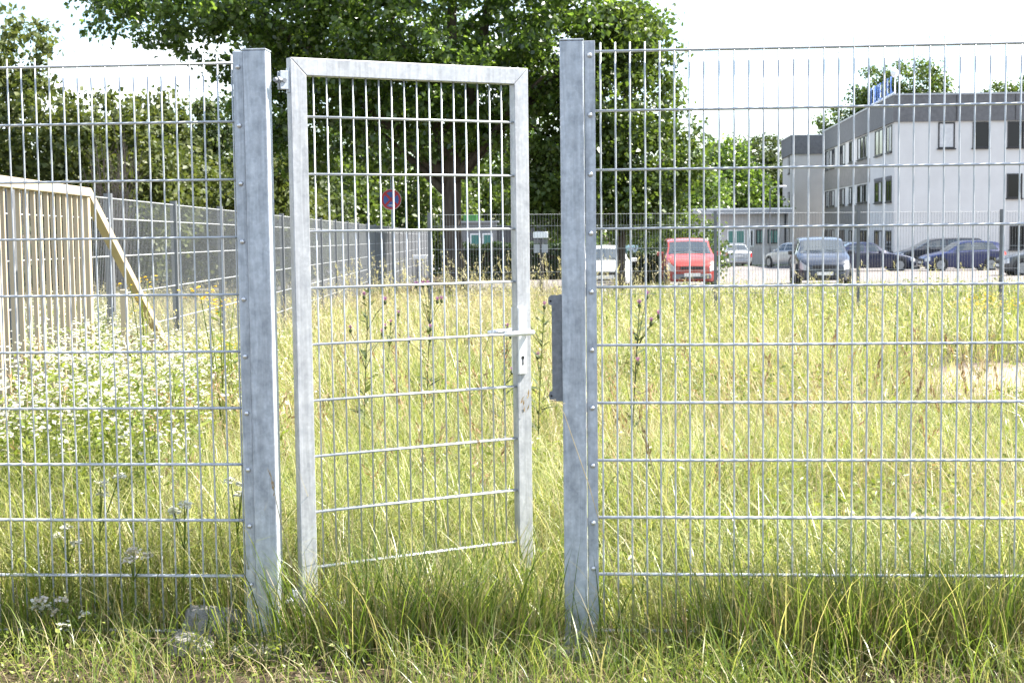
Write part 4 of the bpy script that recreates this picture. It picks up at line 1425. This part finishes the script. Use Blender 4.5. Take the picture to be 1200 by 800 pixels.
def meadow():
    parts, dry = [], []
    # near strip behind the fence, 5.3 - 9 m
    def add(n, y0, y1, hmin, hmax, wmin, wmax, dst, seed, curve=(.15, .75), segs=3, margin=70, keep=None):
        x, y = scatter(n, y0, y1, margin)
        pt = patchy(x, y, 2.2, seed)
        k = rng.random(len(x)) < (.35 + .65 * pt)
        k &= rng.random(len(x)) > bare(x, y) * .93
        k &= dense_clear(x, y)
        if keep is not None: k &= keep(x, y)
        x, y, pt = x[k], y[k], pt[k]
        h = rng.uniform(hmin, hmax, len(x)) * (.65 + .55 * pt)
        h *= 1 - .74 * smoothstep(1010, 1100, px_of(x, y)) * smoothstep(7.5, 9, y) * (1 - smoothstep(17, 19, y))
        w = rng.uniform(wmin, wmax, len(x))
        dst.append(blades(x, y, ground(x, y) - .01, h, w, rng.uniform(*curve, len(x)), segs))
    beh = lambda x, y: y > fence_y(x) + .05
    add(72000, 5.0, 9, .22, .76, .0022, .0058, parts, 1, (.25, 1.15), keep=beh)
    add(12000, 5.0, 9, .10, .30, .005, .011, parts, 2, keep=beh)
    add(56000, 9, 15, .30, .78, .004, .011, parts, 3, (.2, 1.0), margin=40)
    add(40000, 15, 26, .25, .70, .007, .014, parts, 4, margin=30)
    add(36000, 26, 43, .20, .50, .011, .022, parts, 5, margin=20)
    # the meadow goes on at both sides of the picture
    for n, ya, yb, h0, h1, w0, w1 in [(26000, 5.2, 14, .3, .7, .006, .013), (26000, 14, 43, .25, .55, .012, .026)]:
        u = rng.random(n)
        y = np.sqrt(ya ** 2 + u * (yb ** 2 - ya ** 2))
        e = 1 + rng.random(n) * np.where(y < 14, 1.1, .8)
        x = np.where(rng.random(n) < .5, -1, 1) * e * .36 * y
        k = (rng.random(n) > bare(x, y) * .93) & (y > fence_y(x) + .05) & ~((x < -4.4) & (y > 13))
        x, y = x[k], y[k]
        parts.append(blades(x, y, ground(x, y) - .01, rng.uniform(h0, h1, len(x)), rng.uniform(w0, w1, len(x)), rng.uniform(.2, .9, len(x)), 2))
    grass_obj('meadow_grass', parts, M['grass'], 'tall yellow green meadow grass behind the fence')
    # dry straw: stalks with seed heads
    add(9000, 5.3, 9, .35, .80, .002, .004, dry, 6, keep=beh)
    add(15000, 9, 16, .35, .85, .003, .006, dry, 7, margin=40)
    left_mid = lambda x, y: (px_of(x, y) < 700) | (rng.random(len(x)) < .16)
    add(19000, 16, 30, .4, .85, .006, .011, dry, 8, margin=30, keep=left_mid)
    add(12000, 30, 43, .3, .6, .009, .018, dry, 9, margin=20, keep=left_mid)
    add(7000, 9, 17, .35, .95, .004, .007, dry, 12, margin=0, keep=lambda x, y: (px_of(x, y) > 130) & (px_of(x, y) < 420))
    grass_obj('dry_grass', dry, M['straw'], 'dry straw coloured grass standing through the meadow')

    # seed heads on thin stalks
    st_, hd, hf = [], [], []
    def heads(n, y0, y1, hmin, hmax, wid, hl, keep=None, per=9):
        x, y = scatter(n, y0, y1, 40)
        k = rng.random(len(x)) > bare(x, y) * .8
        if keep is not None: k &= keep(x, y)
        x, y = x[k], y[k]
        n = len(x)
        h = rng.uniform(hmin, hmax, n)
        az = rng.uniform(0, 2 * np.pi, n)
        cv = rng.uniform(.08, .42, n)
        z = ground(x, y)
        st_.append(blades(x, y, z, h, np.full(n, wid), cv, 4, az))
        tip = np.stack([x + np.cos(az) * h * cv, y + np.sin(az) * h * cv, z + h * (1 - .45 * cv ** 1.2)], 1)
        dr = np.stack([np.cos(az) * cv * 1.8, np.sin(az) * cv * 1.8, 1 - 1.1 * cv ** 1.2], 1)
        dr /= np.linalg.norm(dr, axis=1, keepdims=True)
        ci = np.repeat(np.arange(n), per)
        f = np.tile(np.linspace(-1, .12, per), n)
        hh = (rng.uniform(.7, 1.2, n) * hl)[ci]
        c = tip[ci] + dr[ci] * (f * hh)[:, None] + rng.normal(0, .010, (n * per, 3)) * (hl / .13)
        ax = dr[ci] + rng.normal(0, .35, (n * per, 3))
        ln = rng.uniform(.8, 1.3, n * per) * hl * .26
        (hd if y0 < 9 else hf).append(diamonds(c, ax, rand_unit(n * per), ln, ln * rng.uniform(.15, .28, n * per), .1))
    heads(210, 5.3, 9, .55, 1.08, .0022, .11, beh, 14)
    heads(1000, 9, 16, .65, 1.08, .0032, .13, None, 10)
    heads(1300, 16, 30, .6, .98, .005, .15, left_mid, 8)
    heads(1300, 30, 42, .5, .85, .008, .18, left_mid, 7)
    # tall fringe left of the right post and below the information board
    fr = lambda x, y: (px_of(x, y) > 380) & (px_of(x, y) < 790)
    heads(620, 20, 34, .85, 1.4, .006, .20, fr, 10)
    heads(260, 9, 22, .9, 1.2, .004, .15, lambda x, y: px_of(x, y) > 690, 12)
    heads(190, 12, 24, .95, 1.28, .0045, .15, lambda x, y: (px_of(x, y) > 325) & (px_of(x, y) < 665), 10)
    V, S, L_ = merge(st_)
    o = link('grass_stalks', np_mesh('grass_stalks', V, S, L_, M['straw']))
    tag(o, 'thin dry grass stalks standing above the meadow', 'grass', kind='stuff')
    V, S, L_ = merge(hf)
    o = link('pale_seed_heads', np_mesh('pale_seed_heads', V, S, L_, M['pale_head']))
    tag(o, 'pale straw coloured seed heads on the farther meadow grass', 'grass', kind='stuff')
    V, S, L_ = merge(hd)
    o = link('grass_seed_heads', np_mesh('grass_seed_heads', V, S, L_, M['straw_brown']))
    tag(o, 'feathery brown seed heads on the meadow grass', 'grass', kind='stuff')

    # leafy ground cover
    def leaves(n, y0, y1, size, zmax, seed, keep=None, margin=40):
        x, y = scatter(n, y0, y1, margin)
        pt = patchy(x, y, 1.6, seed)
        k = rng.random(len(x)) < pt ** 1.5
        k &= rng.random(len(x)) > bare(x, y) * .9
        if keep is not None: k &= keep(x, y)
        x, y, pt = x[k], y[k], pt[k]
        n = len(x)
        zs = 1 - .7 * smoothstep(1010, 1100, px_of(x, y)) * smoothstep(7.5, 9, y) * (1 - smoothstep(17, 19, y))
        c = np.stack([x, y, ground(x, y) + rng.random(n) * zmax * zs * (.4 + .6 * pt)], 1)
        ln = rng.uniform(.6, 1.3, n) * size
        return diamonds(c, rand_unit(n) * np.array([1, 1, .6]), rand_unit(n) * .7 + np.array([0, 0, .8]), ln, ln * rng.uniform(.3, .6, n), .12)
    lv = [leaves(30000, 5.2, 9, .032, .5, 21, beh), leaves(40000, 9, 16, .045, .55, 22), leaves(26000, 16, 28, .065, .5, 23), leaves(18000, 28, 43, .10, .42, 24)]
    grass_obj('leafy_weeds', lv, M['weed_leaf'], 'leafy green weeds filling the meadow between the grass', 'weeds')


meadow()


def foreground():
    """tufts at and just in front of the fence line"""
    parts, dry, brown = [], [], []
    def tuft(cx, cy, n, spread, h0, h1, w0, w1, dst, curve=(.1, .7)):
        x = cx + rng.normal(0, spread, n)
        y = cy + rng.normal(0, spread * .45, n)
        k = dense_clear(x, y)
        x, y = x[k], y[k]
        n = len(x)
        az = np.arctan2(y - cy, x - cx) + rng.normal(0, .9, n)
        dst.append(blades(x, y, ground(x, y) - .01, rng.uniform(h0, h1, n), rng.uniform(w0, w1, n), rng.uniform(*curve, n), 5, az))
    fx = lambda px, y=5.0: (px - 600) / 1730 * y
    # (px, offset from the fence line, blades, spread, height range): dense where the photograph is dense
    for px, off, n, sp, h0, h1 in [(340, -.03, 260, .10, .20, .50), (395, -.1, 300, .12, .20, .46), (450, -.12, 420, .13, .18, .44), (510, -.1, 460, .13, .18, .46), (560, -.05, 380, .12, .18, .42), (610, 0, 240, .10, .15, .36), (650, .1, 180, .10, .2, .42),
                                   (300, .05, 140, .08, .2, .42), (690, .02, 90, .07, .12, .30), (715, -.02, 90, .07, .12, .30), (850, -.08, 200, .13, .16, .40), (880, -.12, 360, .14, .18, .46), (940, -.15, 460, .15, .2, .48), (1000, -.18, 460, .15, .2, .46), (1050, -.1, 420, .14, .2, .48), (1110, -.1, 420, .14, .2, .50), (1170, -.1, 400, .14, .2, .48), (1230, -.1, 300, .14, .2, .46),
                                   (800, -.05, 160, .12, .12, .34), (760, 0, 100, .10, .1, .28), (230, 0, 45, .12, .08, .2), (150, .02, 140, .13, .12, .32), (70, .02, 150, .13, .12, .34), (0, 0, 160, .13, .12, .34), (-50, 0, 120, .12, .15, .36)]:
        cx = fx(px)
        cy = fence_y(cx) + off
        tuft(cx, cy, int(n * .58), sp * 1.3, h0 * .9, h1 * 1.12, .0026, .0066, parts)
        tuft(cx, cy, int(n * .16), sp * 1.3, h0 * .8, h1 * 1.1, .0018, .0035, dry)
        tuft(cx, cy, int(n * .17), sp * 1.5, h0 * .6, h1 * .8, .0014, .0030, brown, (.05, .45))
    for px, yy, n in [(345, 5.25, 160), (385, 5.35, 220), (430, 5.4, 240), (480, 5.4, 260), (530, 5.45, 260), (575, 5.5, 240), (620, 5.55, 200), (305, 5.2, 120)]:
        tuft(fx(px, yy), yy, int(n * .6), .13, .20, .48, .0026, .0066, parts, (.15, .8))
    # general cover up to the lower picture edge
    for n, ya, yb, h0, h1, w0, w1, th in [(15500, 4.25, 5.5, .05, .24, .0018, .0046, .2), (3400, 4.25, 4.95, .14, .36, .0022, .0052, .0)]:
        x = rng.uniform(-2.2, 2.3, n)
        y = rng.uniform(ya, yb, n)
        pp = patchy(x, y, 5, 31)
        k = dense_clear(x, y) & (rng.random(n) < th + (.9 - th) * pp)
        k &= ~((px_of(x, y) > 165) & (px_of(x, y) < 275) & (y < 5.5) & (rng.random(n) < .3))
        px_ = px_of(x, y)
        if th == 0: k &= (rng.random(n) < np.where((px_ > 330) & (px_ < 640) | (px_ > 800), .8, .18))
        x, y = x[k], y[k]
        n = len(x)
        parts.append(blades(x, y, ground(x, y) - .01, rng.uniform(h0, h1, n), rng.uniform(w0, w1, n), rng.uniform(.2, .9, n), 4))
    grass_obj('fence_grass', parts, M['grass_near'], 'long green grass tufts growing along the foot of the fence')
    n = 1100
    x = rng.uniform(-2.2, 2.3, n); y = rng.uniform(4.35, 5.4, n)
    k = dense_clear(x, y)
    x, y = x[k], y[k]; n = len(x)
    dry.append(blades(x, y, ground(x, y) + .005, rng.uniform(.08, .26, n), rng.uniform(.0012, .0028, n), rng.uniform(.6, 1.3, n), 4))
    grass_obj('dead_grass', dry, M['straw'], 'dead straw mixed into the tufts at the foot of the fence')
    grass_obj('brown_stalks', brown, M['straw_brown'], 'brown withered stalks among the tufts at the foot of the fence')
    # litter and small leaves
    n = 2600
    x = rng.uniform(-2.2, 2.3, n); y = rng.uniform(4.3, 5.35, n)
    k = dense_clear(x, y); x, y = x[k], y[k]; n = len(x)
    c = np.stack([x, y, ground(x, y) + rng.uniform(.0, .09, n) * rng.random(n)], 1)
    ln = rng.uniform(.05, .19, n)
    V, S, L_ = diamonds(c, rand_unit(n) * np.array([1, .7, .38]), rand_unit(n) * .6 + np.array([0, 0, 1]), ln, rng.uniform(.0012, .0034, n), .1)
    o = link('dead_thatch', np_mesh('dead_thatch', V, S, L_, M['litter']))
    tag(o, 'matted brown thatch of broken stems along the foot of the fence', 'thatch', kind='stuff')
    n = 9000
    x = rng.uniform(-2.2, 2.3, n); y = rng.uniform(4.1, 5.6, n)
    c = np.stack([x, y, ground(x, y) + rng.uniform(0, .03, n)], 1)
    ln = rng.uniform(.008, .04, n)
    V, S, L_ = diamonds(c, rand_unit(n) * np.array([1, 1, .35]), rand_unit(n) * .6 + np.array([0, 0, 1]), ln, ln * rng.uniform(.15, .6, n), .1)
    o = link('leaf_litter', np_mesh('leaf_litter', V, S, L_, M['litter']))
    tag(o, 'brown dead leaves and stems littering the soil in front', 'leaf litter', kind='stuff')
    n = 15000
    x = rng.uniform(-2.2, 2.3, n); y = rng.uniform(4.3, 5.5, n)
    k = rng.random(n) < patchy(x, y, 4, 37) ** 1.3
    x, y = x[k], y[k]; n = len(x)
    c = np.stack([x, y, ground(x, y) + rng.uniform(0, .11, n)], 1)
    ln = rng.uniform(.010, .028, n)
    V, S, L_ = diamonds(c, rand_unit(n) * np.array([1, 1, .5]), rand_unit(n) * .6 + np.array([0, 0, .9]), ln, ln * rng.uniform(.35, .7, n), .12)
    o = link('creeping_weeds', np_mesh('creeping_weeds', V, S, L_, M['weed_leaf']))
    tag(o, 'small leafy creeping weeds on the soil in front of the fence', 'weeds', kind='stuff')


foreground()


def white_weeds():
    """mass of tall white flowered weeds on the left"""
    stems, lv, fl = [], [], []
    n = 2300
    y = np.sqrt(rng.uniform(5.9 ** 2, 15 ** 2, n))
    px = rng.uniform(-60, 330, n)
    keep = rng.random(n) < np.where(px < 170, 1.0, np.clip(1 - (px - 170) / 110, .07, 1)) * np.where((y < 8.2) & (px > 190), .25, 1) * (.42 + .7 * patchy((px - 600) / 1730 * y, y, 1.5, 77))
    x = (px - 600) / 1730 * y
    # keep off the sliding gate line
    gxl = -2.60 - .0873 * (y - 7.0)
    keep &= abs(x - gxl) > .07
    x, y = x[keep], y[keep]
    n = len(x)
    z = ground(x, y)
    h = rng.uniform(.66, 1.02, n) * (1 - .30 * smoothstep(118, 150, px_of(x, y)) * smoothstep(8, 9, y))
    az = rng.uniform(0, 6.28, n)
    cv = rng.uniform(.03, .2, n)
    stems.append(blades(x, y, z, h, np.full(n, .006), cv, 4, az))
    stems.append(blades(x, y, z, h, np.full(n, .006), cv, 4, az, az))
    tip = np.stack([x + np.cos(az) * h * cv, y + np.sin(az) * h * cv, z + h * (1 - .45 * cv ** 1.2)], 1)
    per = 34
    ci = np.repeat(np.arange(n), per)
    f = rng.random(n * per) ** .8
    c = np.stack([x, y, z], 1)[ci] * (1 - f)[:, None] + tip[ci] * f[:, None]
    a = rng.uniform(0, 6.28, n * per)
    ax = np.stack([np.cos(a), np.sin(a), rng.uniform(.0, .9, n * per)], 1)
    ln = rng.uniform(.05, .12, n * per) * (1.1 - .5 * f)
    c = c + ax * (ln * .5)[:, None]
    lv.append(diamonds(c, ax, rand_unit(n * per) * .5 + np.array([0, 0, 1]), ln, ln * .22, .1))
    per = 13
    ci = np.repeat(np.arange(n), per)
    sp = rng.normal(0, 1, (n * per, 3)) * np.array([.055, .055, .035])
    drop = -np.abs(rng.normal(0, .07, n * per))
    c = tip[ci] + sp
    c[:, 2] += drop * (rng.random(n * per) < .5)
    s = rng.uniform(.013, .027, n * per)
    fl.append(diamonds(c, rand_unit(n * per) * np.array([1, 1, .3]), rand_unit(n * per) * .45 + np.array([0, -.2, 1]), s, s * .95, .02))
    k = len(c)
    fl.append(diamonds(c + np.array([0, 0, .001]), rand_unit(k) * np.array([1, 1, .3]), rand_unit(k) * .45 + np.array([0, -.2, 1]), s, s * .95, .02))
    grass_obj('weed_stems', stems + lv, M['weed_leaf'], 'green leafy stems of the white flowered weeds on the left', 'weeds')
    grass_obj('white_flowers', fl, M['white_petal'], 'mass of small white flower heads on the weeds in the left meadow', 'flowers')


white_weeds()

# ------------------------------------------------------------------ single plants
def stem_tube(h, lean, n=6, r=.004):
    return [(lean[0] * (i / (n - 1)) ** 1.7, lean[1] * (i / (n - 1)) ** 1.7, h * i / (n - 1)) for i in range(n)]


def leaf_mesh(pts_dirs, mat, name):
    c = np.array([p for p, d, l, w in pts_dirs]); d = np.array([d for p, d, l, w in pts_dirs])
    ln = np.array([l for p, d, l, w in pts_dirs]); w = np.array([w for p, d, l, w in pts_dirs])
    V, S, L_ = diamonds(c, d, rand_unit(len(c)) * .4 + np.array([0, 0, 1]), ln, w, .12)
    return np_mesh(name, V, S, L_, mat)


def many(o):
    o['kind'] = 'stuff'
    return o


def thistle(px, y, h, nheads, label, lean=(.05, .02)):
    x = (px - 600) / 1730 * y
    t = empty('thistle', (x, y, gz(x, y)), 0, label, 'thistle', 'purple thistles in the meadow')
    mb = MB()
    main = stem_tube(h, lean)
    mb.tube(main, [.004, .004, .0035, .003, .0028, .0025], 6)
    tips = [main[-1]]
    for i in range(nheads - 1):
        b = Vector(main[random.choice([3, 4, 4])])
        e = b + Vector((random.uniform(-.12, .12), random.uniform(-.07, .07), random.uniform(.10, .26)))
        mb.tube([tuple(b), tuple(b.lerp(e, .5) + Vector((0, 0, .02))), tuple(e)], [.0025, .002, .0018], 5)
        tips.append(tuple(e))
    mb.build('stem', M['thistle_green'], t)
    ls = []
    for i in range(46):
        f = random.random() ** .8
        a = random.uniform(0, 6.28)
        l = random.uniform(.06, .16) * (1.1 - .6 * f)
        d = Vector((math.cos(a), math.sin(a), random.uniform(.1, .9))).normalized()
        p = Vector((lean[0] * f ** 1.7, lean[1] * f ** 1.7, h * f)) + d * l * .5
        ls.append((tuple(p), tuple(d), l, l * .25))
    link('leaves', leaf_mesh(ls, M['thistle_green'], 'leaves'), t)
    for tp in tips:
        tp = Vector(tp)
        cup = MB().tube([tuple(tp - Vector((0, 0, .004))), tuple(tp + Vector((0, 0, .008))), tuple(tp + Vector((0, 0, .018)))], [.005, .010, .008], 8).build('flower_head', M['thistle_green'], t)
        q = []
        for i in range(26):
            a = random.uniform(0, 6.28)
            r_ = random.uniform(0, .8)
            d = Vector((math.cos(a) * r_, math.sin(a) * r_, 1)).normalized()
            q.append((tuple(tp + Vector((0, 0, .016)) + d * .014), tuple(d), .030, .006))
        link('petals', leaf_mesh(q, M['purple_petal'], 'petals'), cup)


thistle(423, 8.6, 1.14, 5, 'tall purple thistle leftmost in the gate opening')
thistle(497, 9.2, 1.14, 9, 'purple thistle with the densest flower cluster, seen through the gate')
thistle(585, 8.8, .92, 4, 'purple thistle just left of the gate lock stile')
thistle(628, 8.2, 1.06, 4, 'purple thistle in the gap between gate and right post')
thistle(739, 7.6, 1.06, 5, 'fading thistle just right of the right gate post')
thistle(450, 11.0, .84, 3, 'small low thistle in the middle of the gate opening')


def ragwort(px, y, h, nfl, label, spread=.14):
    x = (px - 600) / 1730 * y
    t = empty('ragwort', (x, y, gz(x, y)), 0, label, 'wildflower', 'yellow wildflowers in the meadow')
    mb = MB()
    tips = []
    for i in range(5):
        a = random.uniform(0, 6.28)
        e = Vector((math.cos(a) * spread * random.random(), math.sin(a) * spread * random.random(), h * random.uniform(.88, 1.03)))
        mb.tube([(0, 0, 0), (e.x * .2, e.y * .2, h * .5), tuple(e)], [.005, .004, .003], 5)
        tips.append(e)
    mb.build('stem', M['weed_leaf'], t)
    ls = []
    for i in range(40):
        f = random.random() * .9
        a = random.uniform(0, 6.28)
        l = random.uniform(.04, .10)
        d = Vector((math.cos(a), math.sin(a), .5)).normalized()
        ls.append((tuple(Vector((0, 0, h * f)) + d * l * .6), tuple(d), l, l * .3))
    link('leaves', leaf_mesh(ls, M['weed_leaf'], 'leaves'), t)
    q = []
    for i in range(nfl):
        e = random.choice(tips)
        p = e + Vector((random.gauss(0, spread * .35), random.gauss(0, spread * .35), random.gauss(0, .03)))
        for j in range(3):
            a = random.uniform(0, 6.28)
            q.append((tuple(p), (math.cos(a), math.sin(a), random.uniform(-.3, .3)), .026, .016))
    many(link('petals', leaf_mesh(q, M['yellow_petal'], 'petals'), t))


ragwort(170, 9.8, 1.18, 34, 'yellow wildflower standing against the tail brace of the sliding gate', .11)
ragwort(258, 8.6, 1.14, 46, 'yellow wildflower just left of the hinge post')
ragwort(273, 9.4, .86, 22, 'lower yellow wildflower touching the hinge post')
ragwort(1165, 17, .75, 150, 'broad yellow flower clump at the right beyond the bare patch', .42)
ragwort(1150, 21, .66, 60, 'small yellow flower clump farthest back on the right', .3)
ragwort(1010, 18, .6, 28, 'sparse yellow flowers in the middle of the right mesh panel', .2)


def yarrow(px, off, h, lean, label, heads=3, mat='pink_white_petal'):
    y = 5.0
    x = (px - 600) / 1730 * y
    y = fence_y(x) + off
    t = empty('yarrow', (x, y, gz(x, y)), 0, label, 'yarrow', 'yarrow plants along the fence')
    mb = MB()
    main = stem_tube(h, lean, 7)
    mb.tube(main, [.0035, .0035, .003, .003, .003, .0025, .002], 6)
    tips = [Vector(main[-1])]
    for i in range(heads - 1):
        b = Vector(main[4])
        e = Vector(main[-1]) + Vector((random.uniform(-.07, .07), random.uniform(-.05, .05), random.uniform(-.06, .02)))
        mb.tube([tuple(b), tuple(b.lerp(e, .6)), tuple(e)], [.0025, .002, .0018], 5)
        tips.append(e)
    mb.build('stem', M['grass_near'], t)
    ls = []
    for i in range(40):
        f = random.uniform(.05, .92)
        p0 = Vector((lean[0] * f ** 1.7, lean[1] * f ** 1.7, h * f))
        a = random.uniform(0, 6.28)
        l = random.uniform(.025, .06)
        d = Vector((math.cos(a), math.sin(a), random.uniform(.1, .8))).normalized()
        ls.append((tuple(p0 + d * l * .5), tuple(d), l, l * .16))
    link('leaves', leaf_mesh(ls, M['weed_leaf'], 'leaves'), t)
    for tp in tips:
        q = []
        for i in range(26):
            a = random.uniform(0, 6.28)
            r_ = math.sqrt(random.random()) * .023
            p = tp + Vector((math.cos(a) * r_, math.sin(a) * r_, random.gauss(0, .005) - 9 * r_ * r_))
            q.append((tuple(p), (math.cos(a * 3), math.sin(a * 3), random.uniform(-1, 1)), .016, .014))
        link('flower_head', leaf_mesh(q, M[mat], 'flower_head'), t)


yarrow(28, -.08, .17, (-.02, -.05), 'white yarrow lowest at the bottom left corner', 3, 'white_petal')
yarrow(66, -.10, .18, (-.04, -.05), 'faded yarrow leaning left at the bottom left')
yarrow(96, -.10, .13, (-.04, -.05), 'small white yarrow between the two faded ones at the bottom left', 2, 'white_petal')
yarrow(128, -.02, .34, (.02, -.03), 'faded yarrow with stacked heads, third wire row from below', 4)
yarrow(185, .05, .50, (.03, -.02), 'tall white yarrow in the middle of the left mesh panel', 4, 'white_petal')
yarrow(262, .08, .60, (-.04, 0), 'white yarrow close to the left clamp bar', 3, 'white_petal')
yarrow(78, .06, .56, (.02, 0), 'white yarrow at mid height in the left mesh panel', 3, 'white_petal')
yarrow(40, .06, .40, (0, 0), 'pale yarrow near the left picture edge below the middle', 3, 'white_petal')

# prominent bent dry stalks
def dry_stalk(x, y, pts, hl, label, mat='straw_brown', r=.0022):
    t = empty('dry_grass_stalk', (x, y, gz(x, y)), 0, label, 'grass stalk', 'tall dry grass stalks by the fence')
    MB().tube(pts, [r * (1 - .5 * i / (len(pts) - 1)) for i in range(len(pts))], 6).build('stem', M['straw'], t)
    a, b = Vector(pts[-2]), Vector(pts[-1])
    d = (b - a).normalized()
    q = []
    for i in range(22):
        f = random.random()
        p = b - d * hl * f + Vector((random.gauss(0, .004), random.gauss(0, .004), random.gauss(0, .004)))
        dd = (d + Vector((random.gauss(0, .3), random.gauss(0, .3), random.gauss(0, .3)))).normalized()
        q.append((tuple(p), tuple(dd), hl * .22, hl * .05))
    link('seed_head', leaf_mesh(q, M[mat], 'seed_head'), t)


dry_stalk(.37, 4.86, [(0, 0, 0), (-.03, 0, .30), (-.12, 0, .62), (-.20, .0, .86), (-.225, 0, .90), (-.262, .0, .912)], .06, 'pale stalk bending left across the right gate post', 'straw', .0018)
dry_stalk(.60, 4.95, [(0, 0, 0), (-.06, 0, .35), (-.12, 0, .62), (-.165, 0, .80)], .12, 'brown headed stalk leaning left beside the right clamp bar')
dry_stalk(-.70, 4.98, [(0, 0, 0), (-.05, 0, .28), (-.10, 0, .50), (-.13, 0, .66)], .08, 'reddish stalk leaning across the left gate post')
random.seed(5)
for i, (px, y, h, lb) in enumerate([(985, 6.2, 1.12, 'tall brown stalk reaching above the meadow edge in front of the slate people carrier'), (1038, 6.4, .98, 'brown stalk left of centre in the right mesh panel'), (1085, 6.0, .86, 'brown stalk behind the fourth rod of the right mesh panel'), (1130, 6.6, .84, 'brown stalk between bare patch and right mesh panel'), (760, 5.9, .84, 'bent brown stalk right of the right gate post'), (905, 6.1, .96, 'brown stalk in front of the silver hatchback'), (355, 6.0, 1.0, 'pale nodding stalk between hinge post and gate')]):
    x = (px - 600) / 1730 * y
    s = random.choice([-1, 1])
    l_ = random.uniform(.05, .14) * s
    dry_stalk(x - l_, y, [(0, 0, 0), (l_ * .2, 0, h * .4), (l_ * .55, 0, h * .75), (l_, 0, h)], .15, lb)

_seen = {}


def stalk_label(i, px):
    zone = 'seen through the gate mesh' if px < 620 else 'beside the right clamp bar' if px < 790 else 'below the red van' if px < 860 else 'below the silver cars' if px < 940 else 'below the slate people carrier' if px < 1010 else 'below the navy saloon' if px < 1080 else 'below the blue hatchback' if px < 1140 else 'near the right picture edge'
    k = _seen[zone] = _seen.get(zone, 0) + 1
    kind = ['leaning feathery', 'slimmer tilted', 'lower slanting', 'farther bowed', 'short bent', 'pale thin', 'loose drooping'][k - 1]
    return kind + ' straw stalk ' + zone


random.seed(9)
for i in range(18):
    y = random.uniform(5.5, 8.0)
    px = random.choice([random.uniform(712, 860), random.uniform(720, 1010), random.uniform(1000, 1190), random.uniform(400, 555)])
    x = (px - 600) / 1730 * y
    h = random.uniform(.62, 1.0)
    l_ = -random.uniform(.10, .30) * h
    dry_stalk(x - l_, y, [(0, 0, 0), (l_ * .22, 0, h * .42), (l_ * .6, random.uniform(-.02, .02), h * .78), (l_, random.uniform(-.03, .03), h)], random.uniform(.12, .19), stalk_label(i, px), random.choice(['straw_brown', 'straw_brown', 'straw']), .0019)

# leafy tall weed in front of the blue saloon
def leafy(px, y, h, label):
    x = (px - 600) / 1730 * y
    t = empty('leafy_weed', (x, y, gz(x, y)), 0, label, 'weed', None)
    MB().tube(stem_tube(h, (.03, 0)), [.007, .006, .005, .005, .004, .003], 6).build('stem', M['weed_leaf'], t)
    for i in range(22):
        f = .2 + .8 * i / 21
        a = i * 2.4
        l = random.uniform(.06, .12) * (1.2 - .5 * f)
        d = Vector((math.cos(a), math.sin(a), .35)).normalized()
        p = Vector((.03 * f ** 1.7, 0, h * f)) + d * l * .55
        q = leaf_mesh([(tuple(p), tuple(d), l, l * .5)], M['weed_leaf'], 'leaf')
        link('leaf', q, t)


leafy(1048, 12.5, 1.02, 'leafy green weed standing in front of the navy saloon')
leafy(1063, 14.5, .86, 'lower leafy weed just right of the taller one by the navy saloon')

# stones at the foot of the left panel and right post
def stone(px, off, sx, sy, sz, label, rz=0, name='stone', mat='stone', sink=.3):
    y = 5.0
    x = (px - 600) / 1730 * y
    y = fence_y(x) + off
    bm = bmesh.new()
    bmesh.ops.create_icosphere(bm, subdivisions=4, radius=1)
    from mathutils import noise as mn
    for v in bm.verts:
        p = v.co.copy()
        sd = Vector((px * .13, px * .07, 0))
        q = 1 + .28 * mn.noise(p * 1.3 + sd) + .12 * mn.noise(p * 3.2 + sd) + .05 * mn.noise(p * 8 + sd)
        w = Vector([math.copysign(abs(c_) ** .72, c_) for c_ in p])
        v.co = Vector((w.x * sx * q, w.y * sy * q, w.z * sz * q))
    me = bpy.data.meshes.new(name)
    bm.to_mesh(me); bm.free()
    me.materials.append(M[mat])
    o = link(name, me, None, (x, y, gz(x, y) + sz * sink), (0, R(4), rz))
    return tag(o, label, 'stone', 'stones at the foot of the fence')


stone(228, .03, .105, .07, .085, 'large grey stone block under the left mesh panel', R(12), sink=.75)
stone(203, -.085, .085, .055, .05, 'flat grey stone in front of the larger block', R(-8), sink=.45)
stone(716, -.12, .022, .02, .016, 'small pale pebble at the foot of the right post', R(30), 'pebble', 'concrete')
stone(1162, 6.4, .05, .05, .04, 'white stone lying on the bare patch at the right', 0, 'stone', 'frame_white')
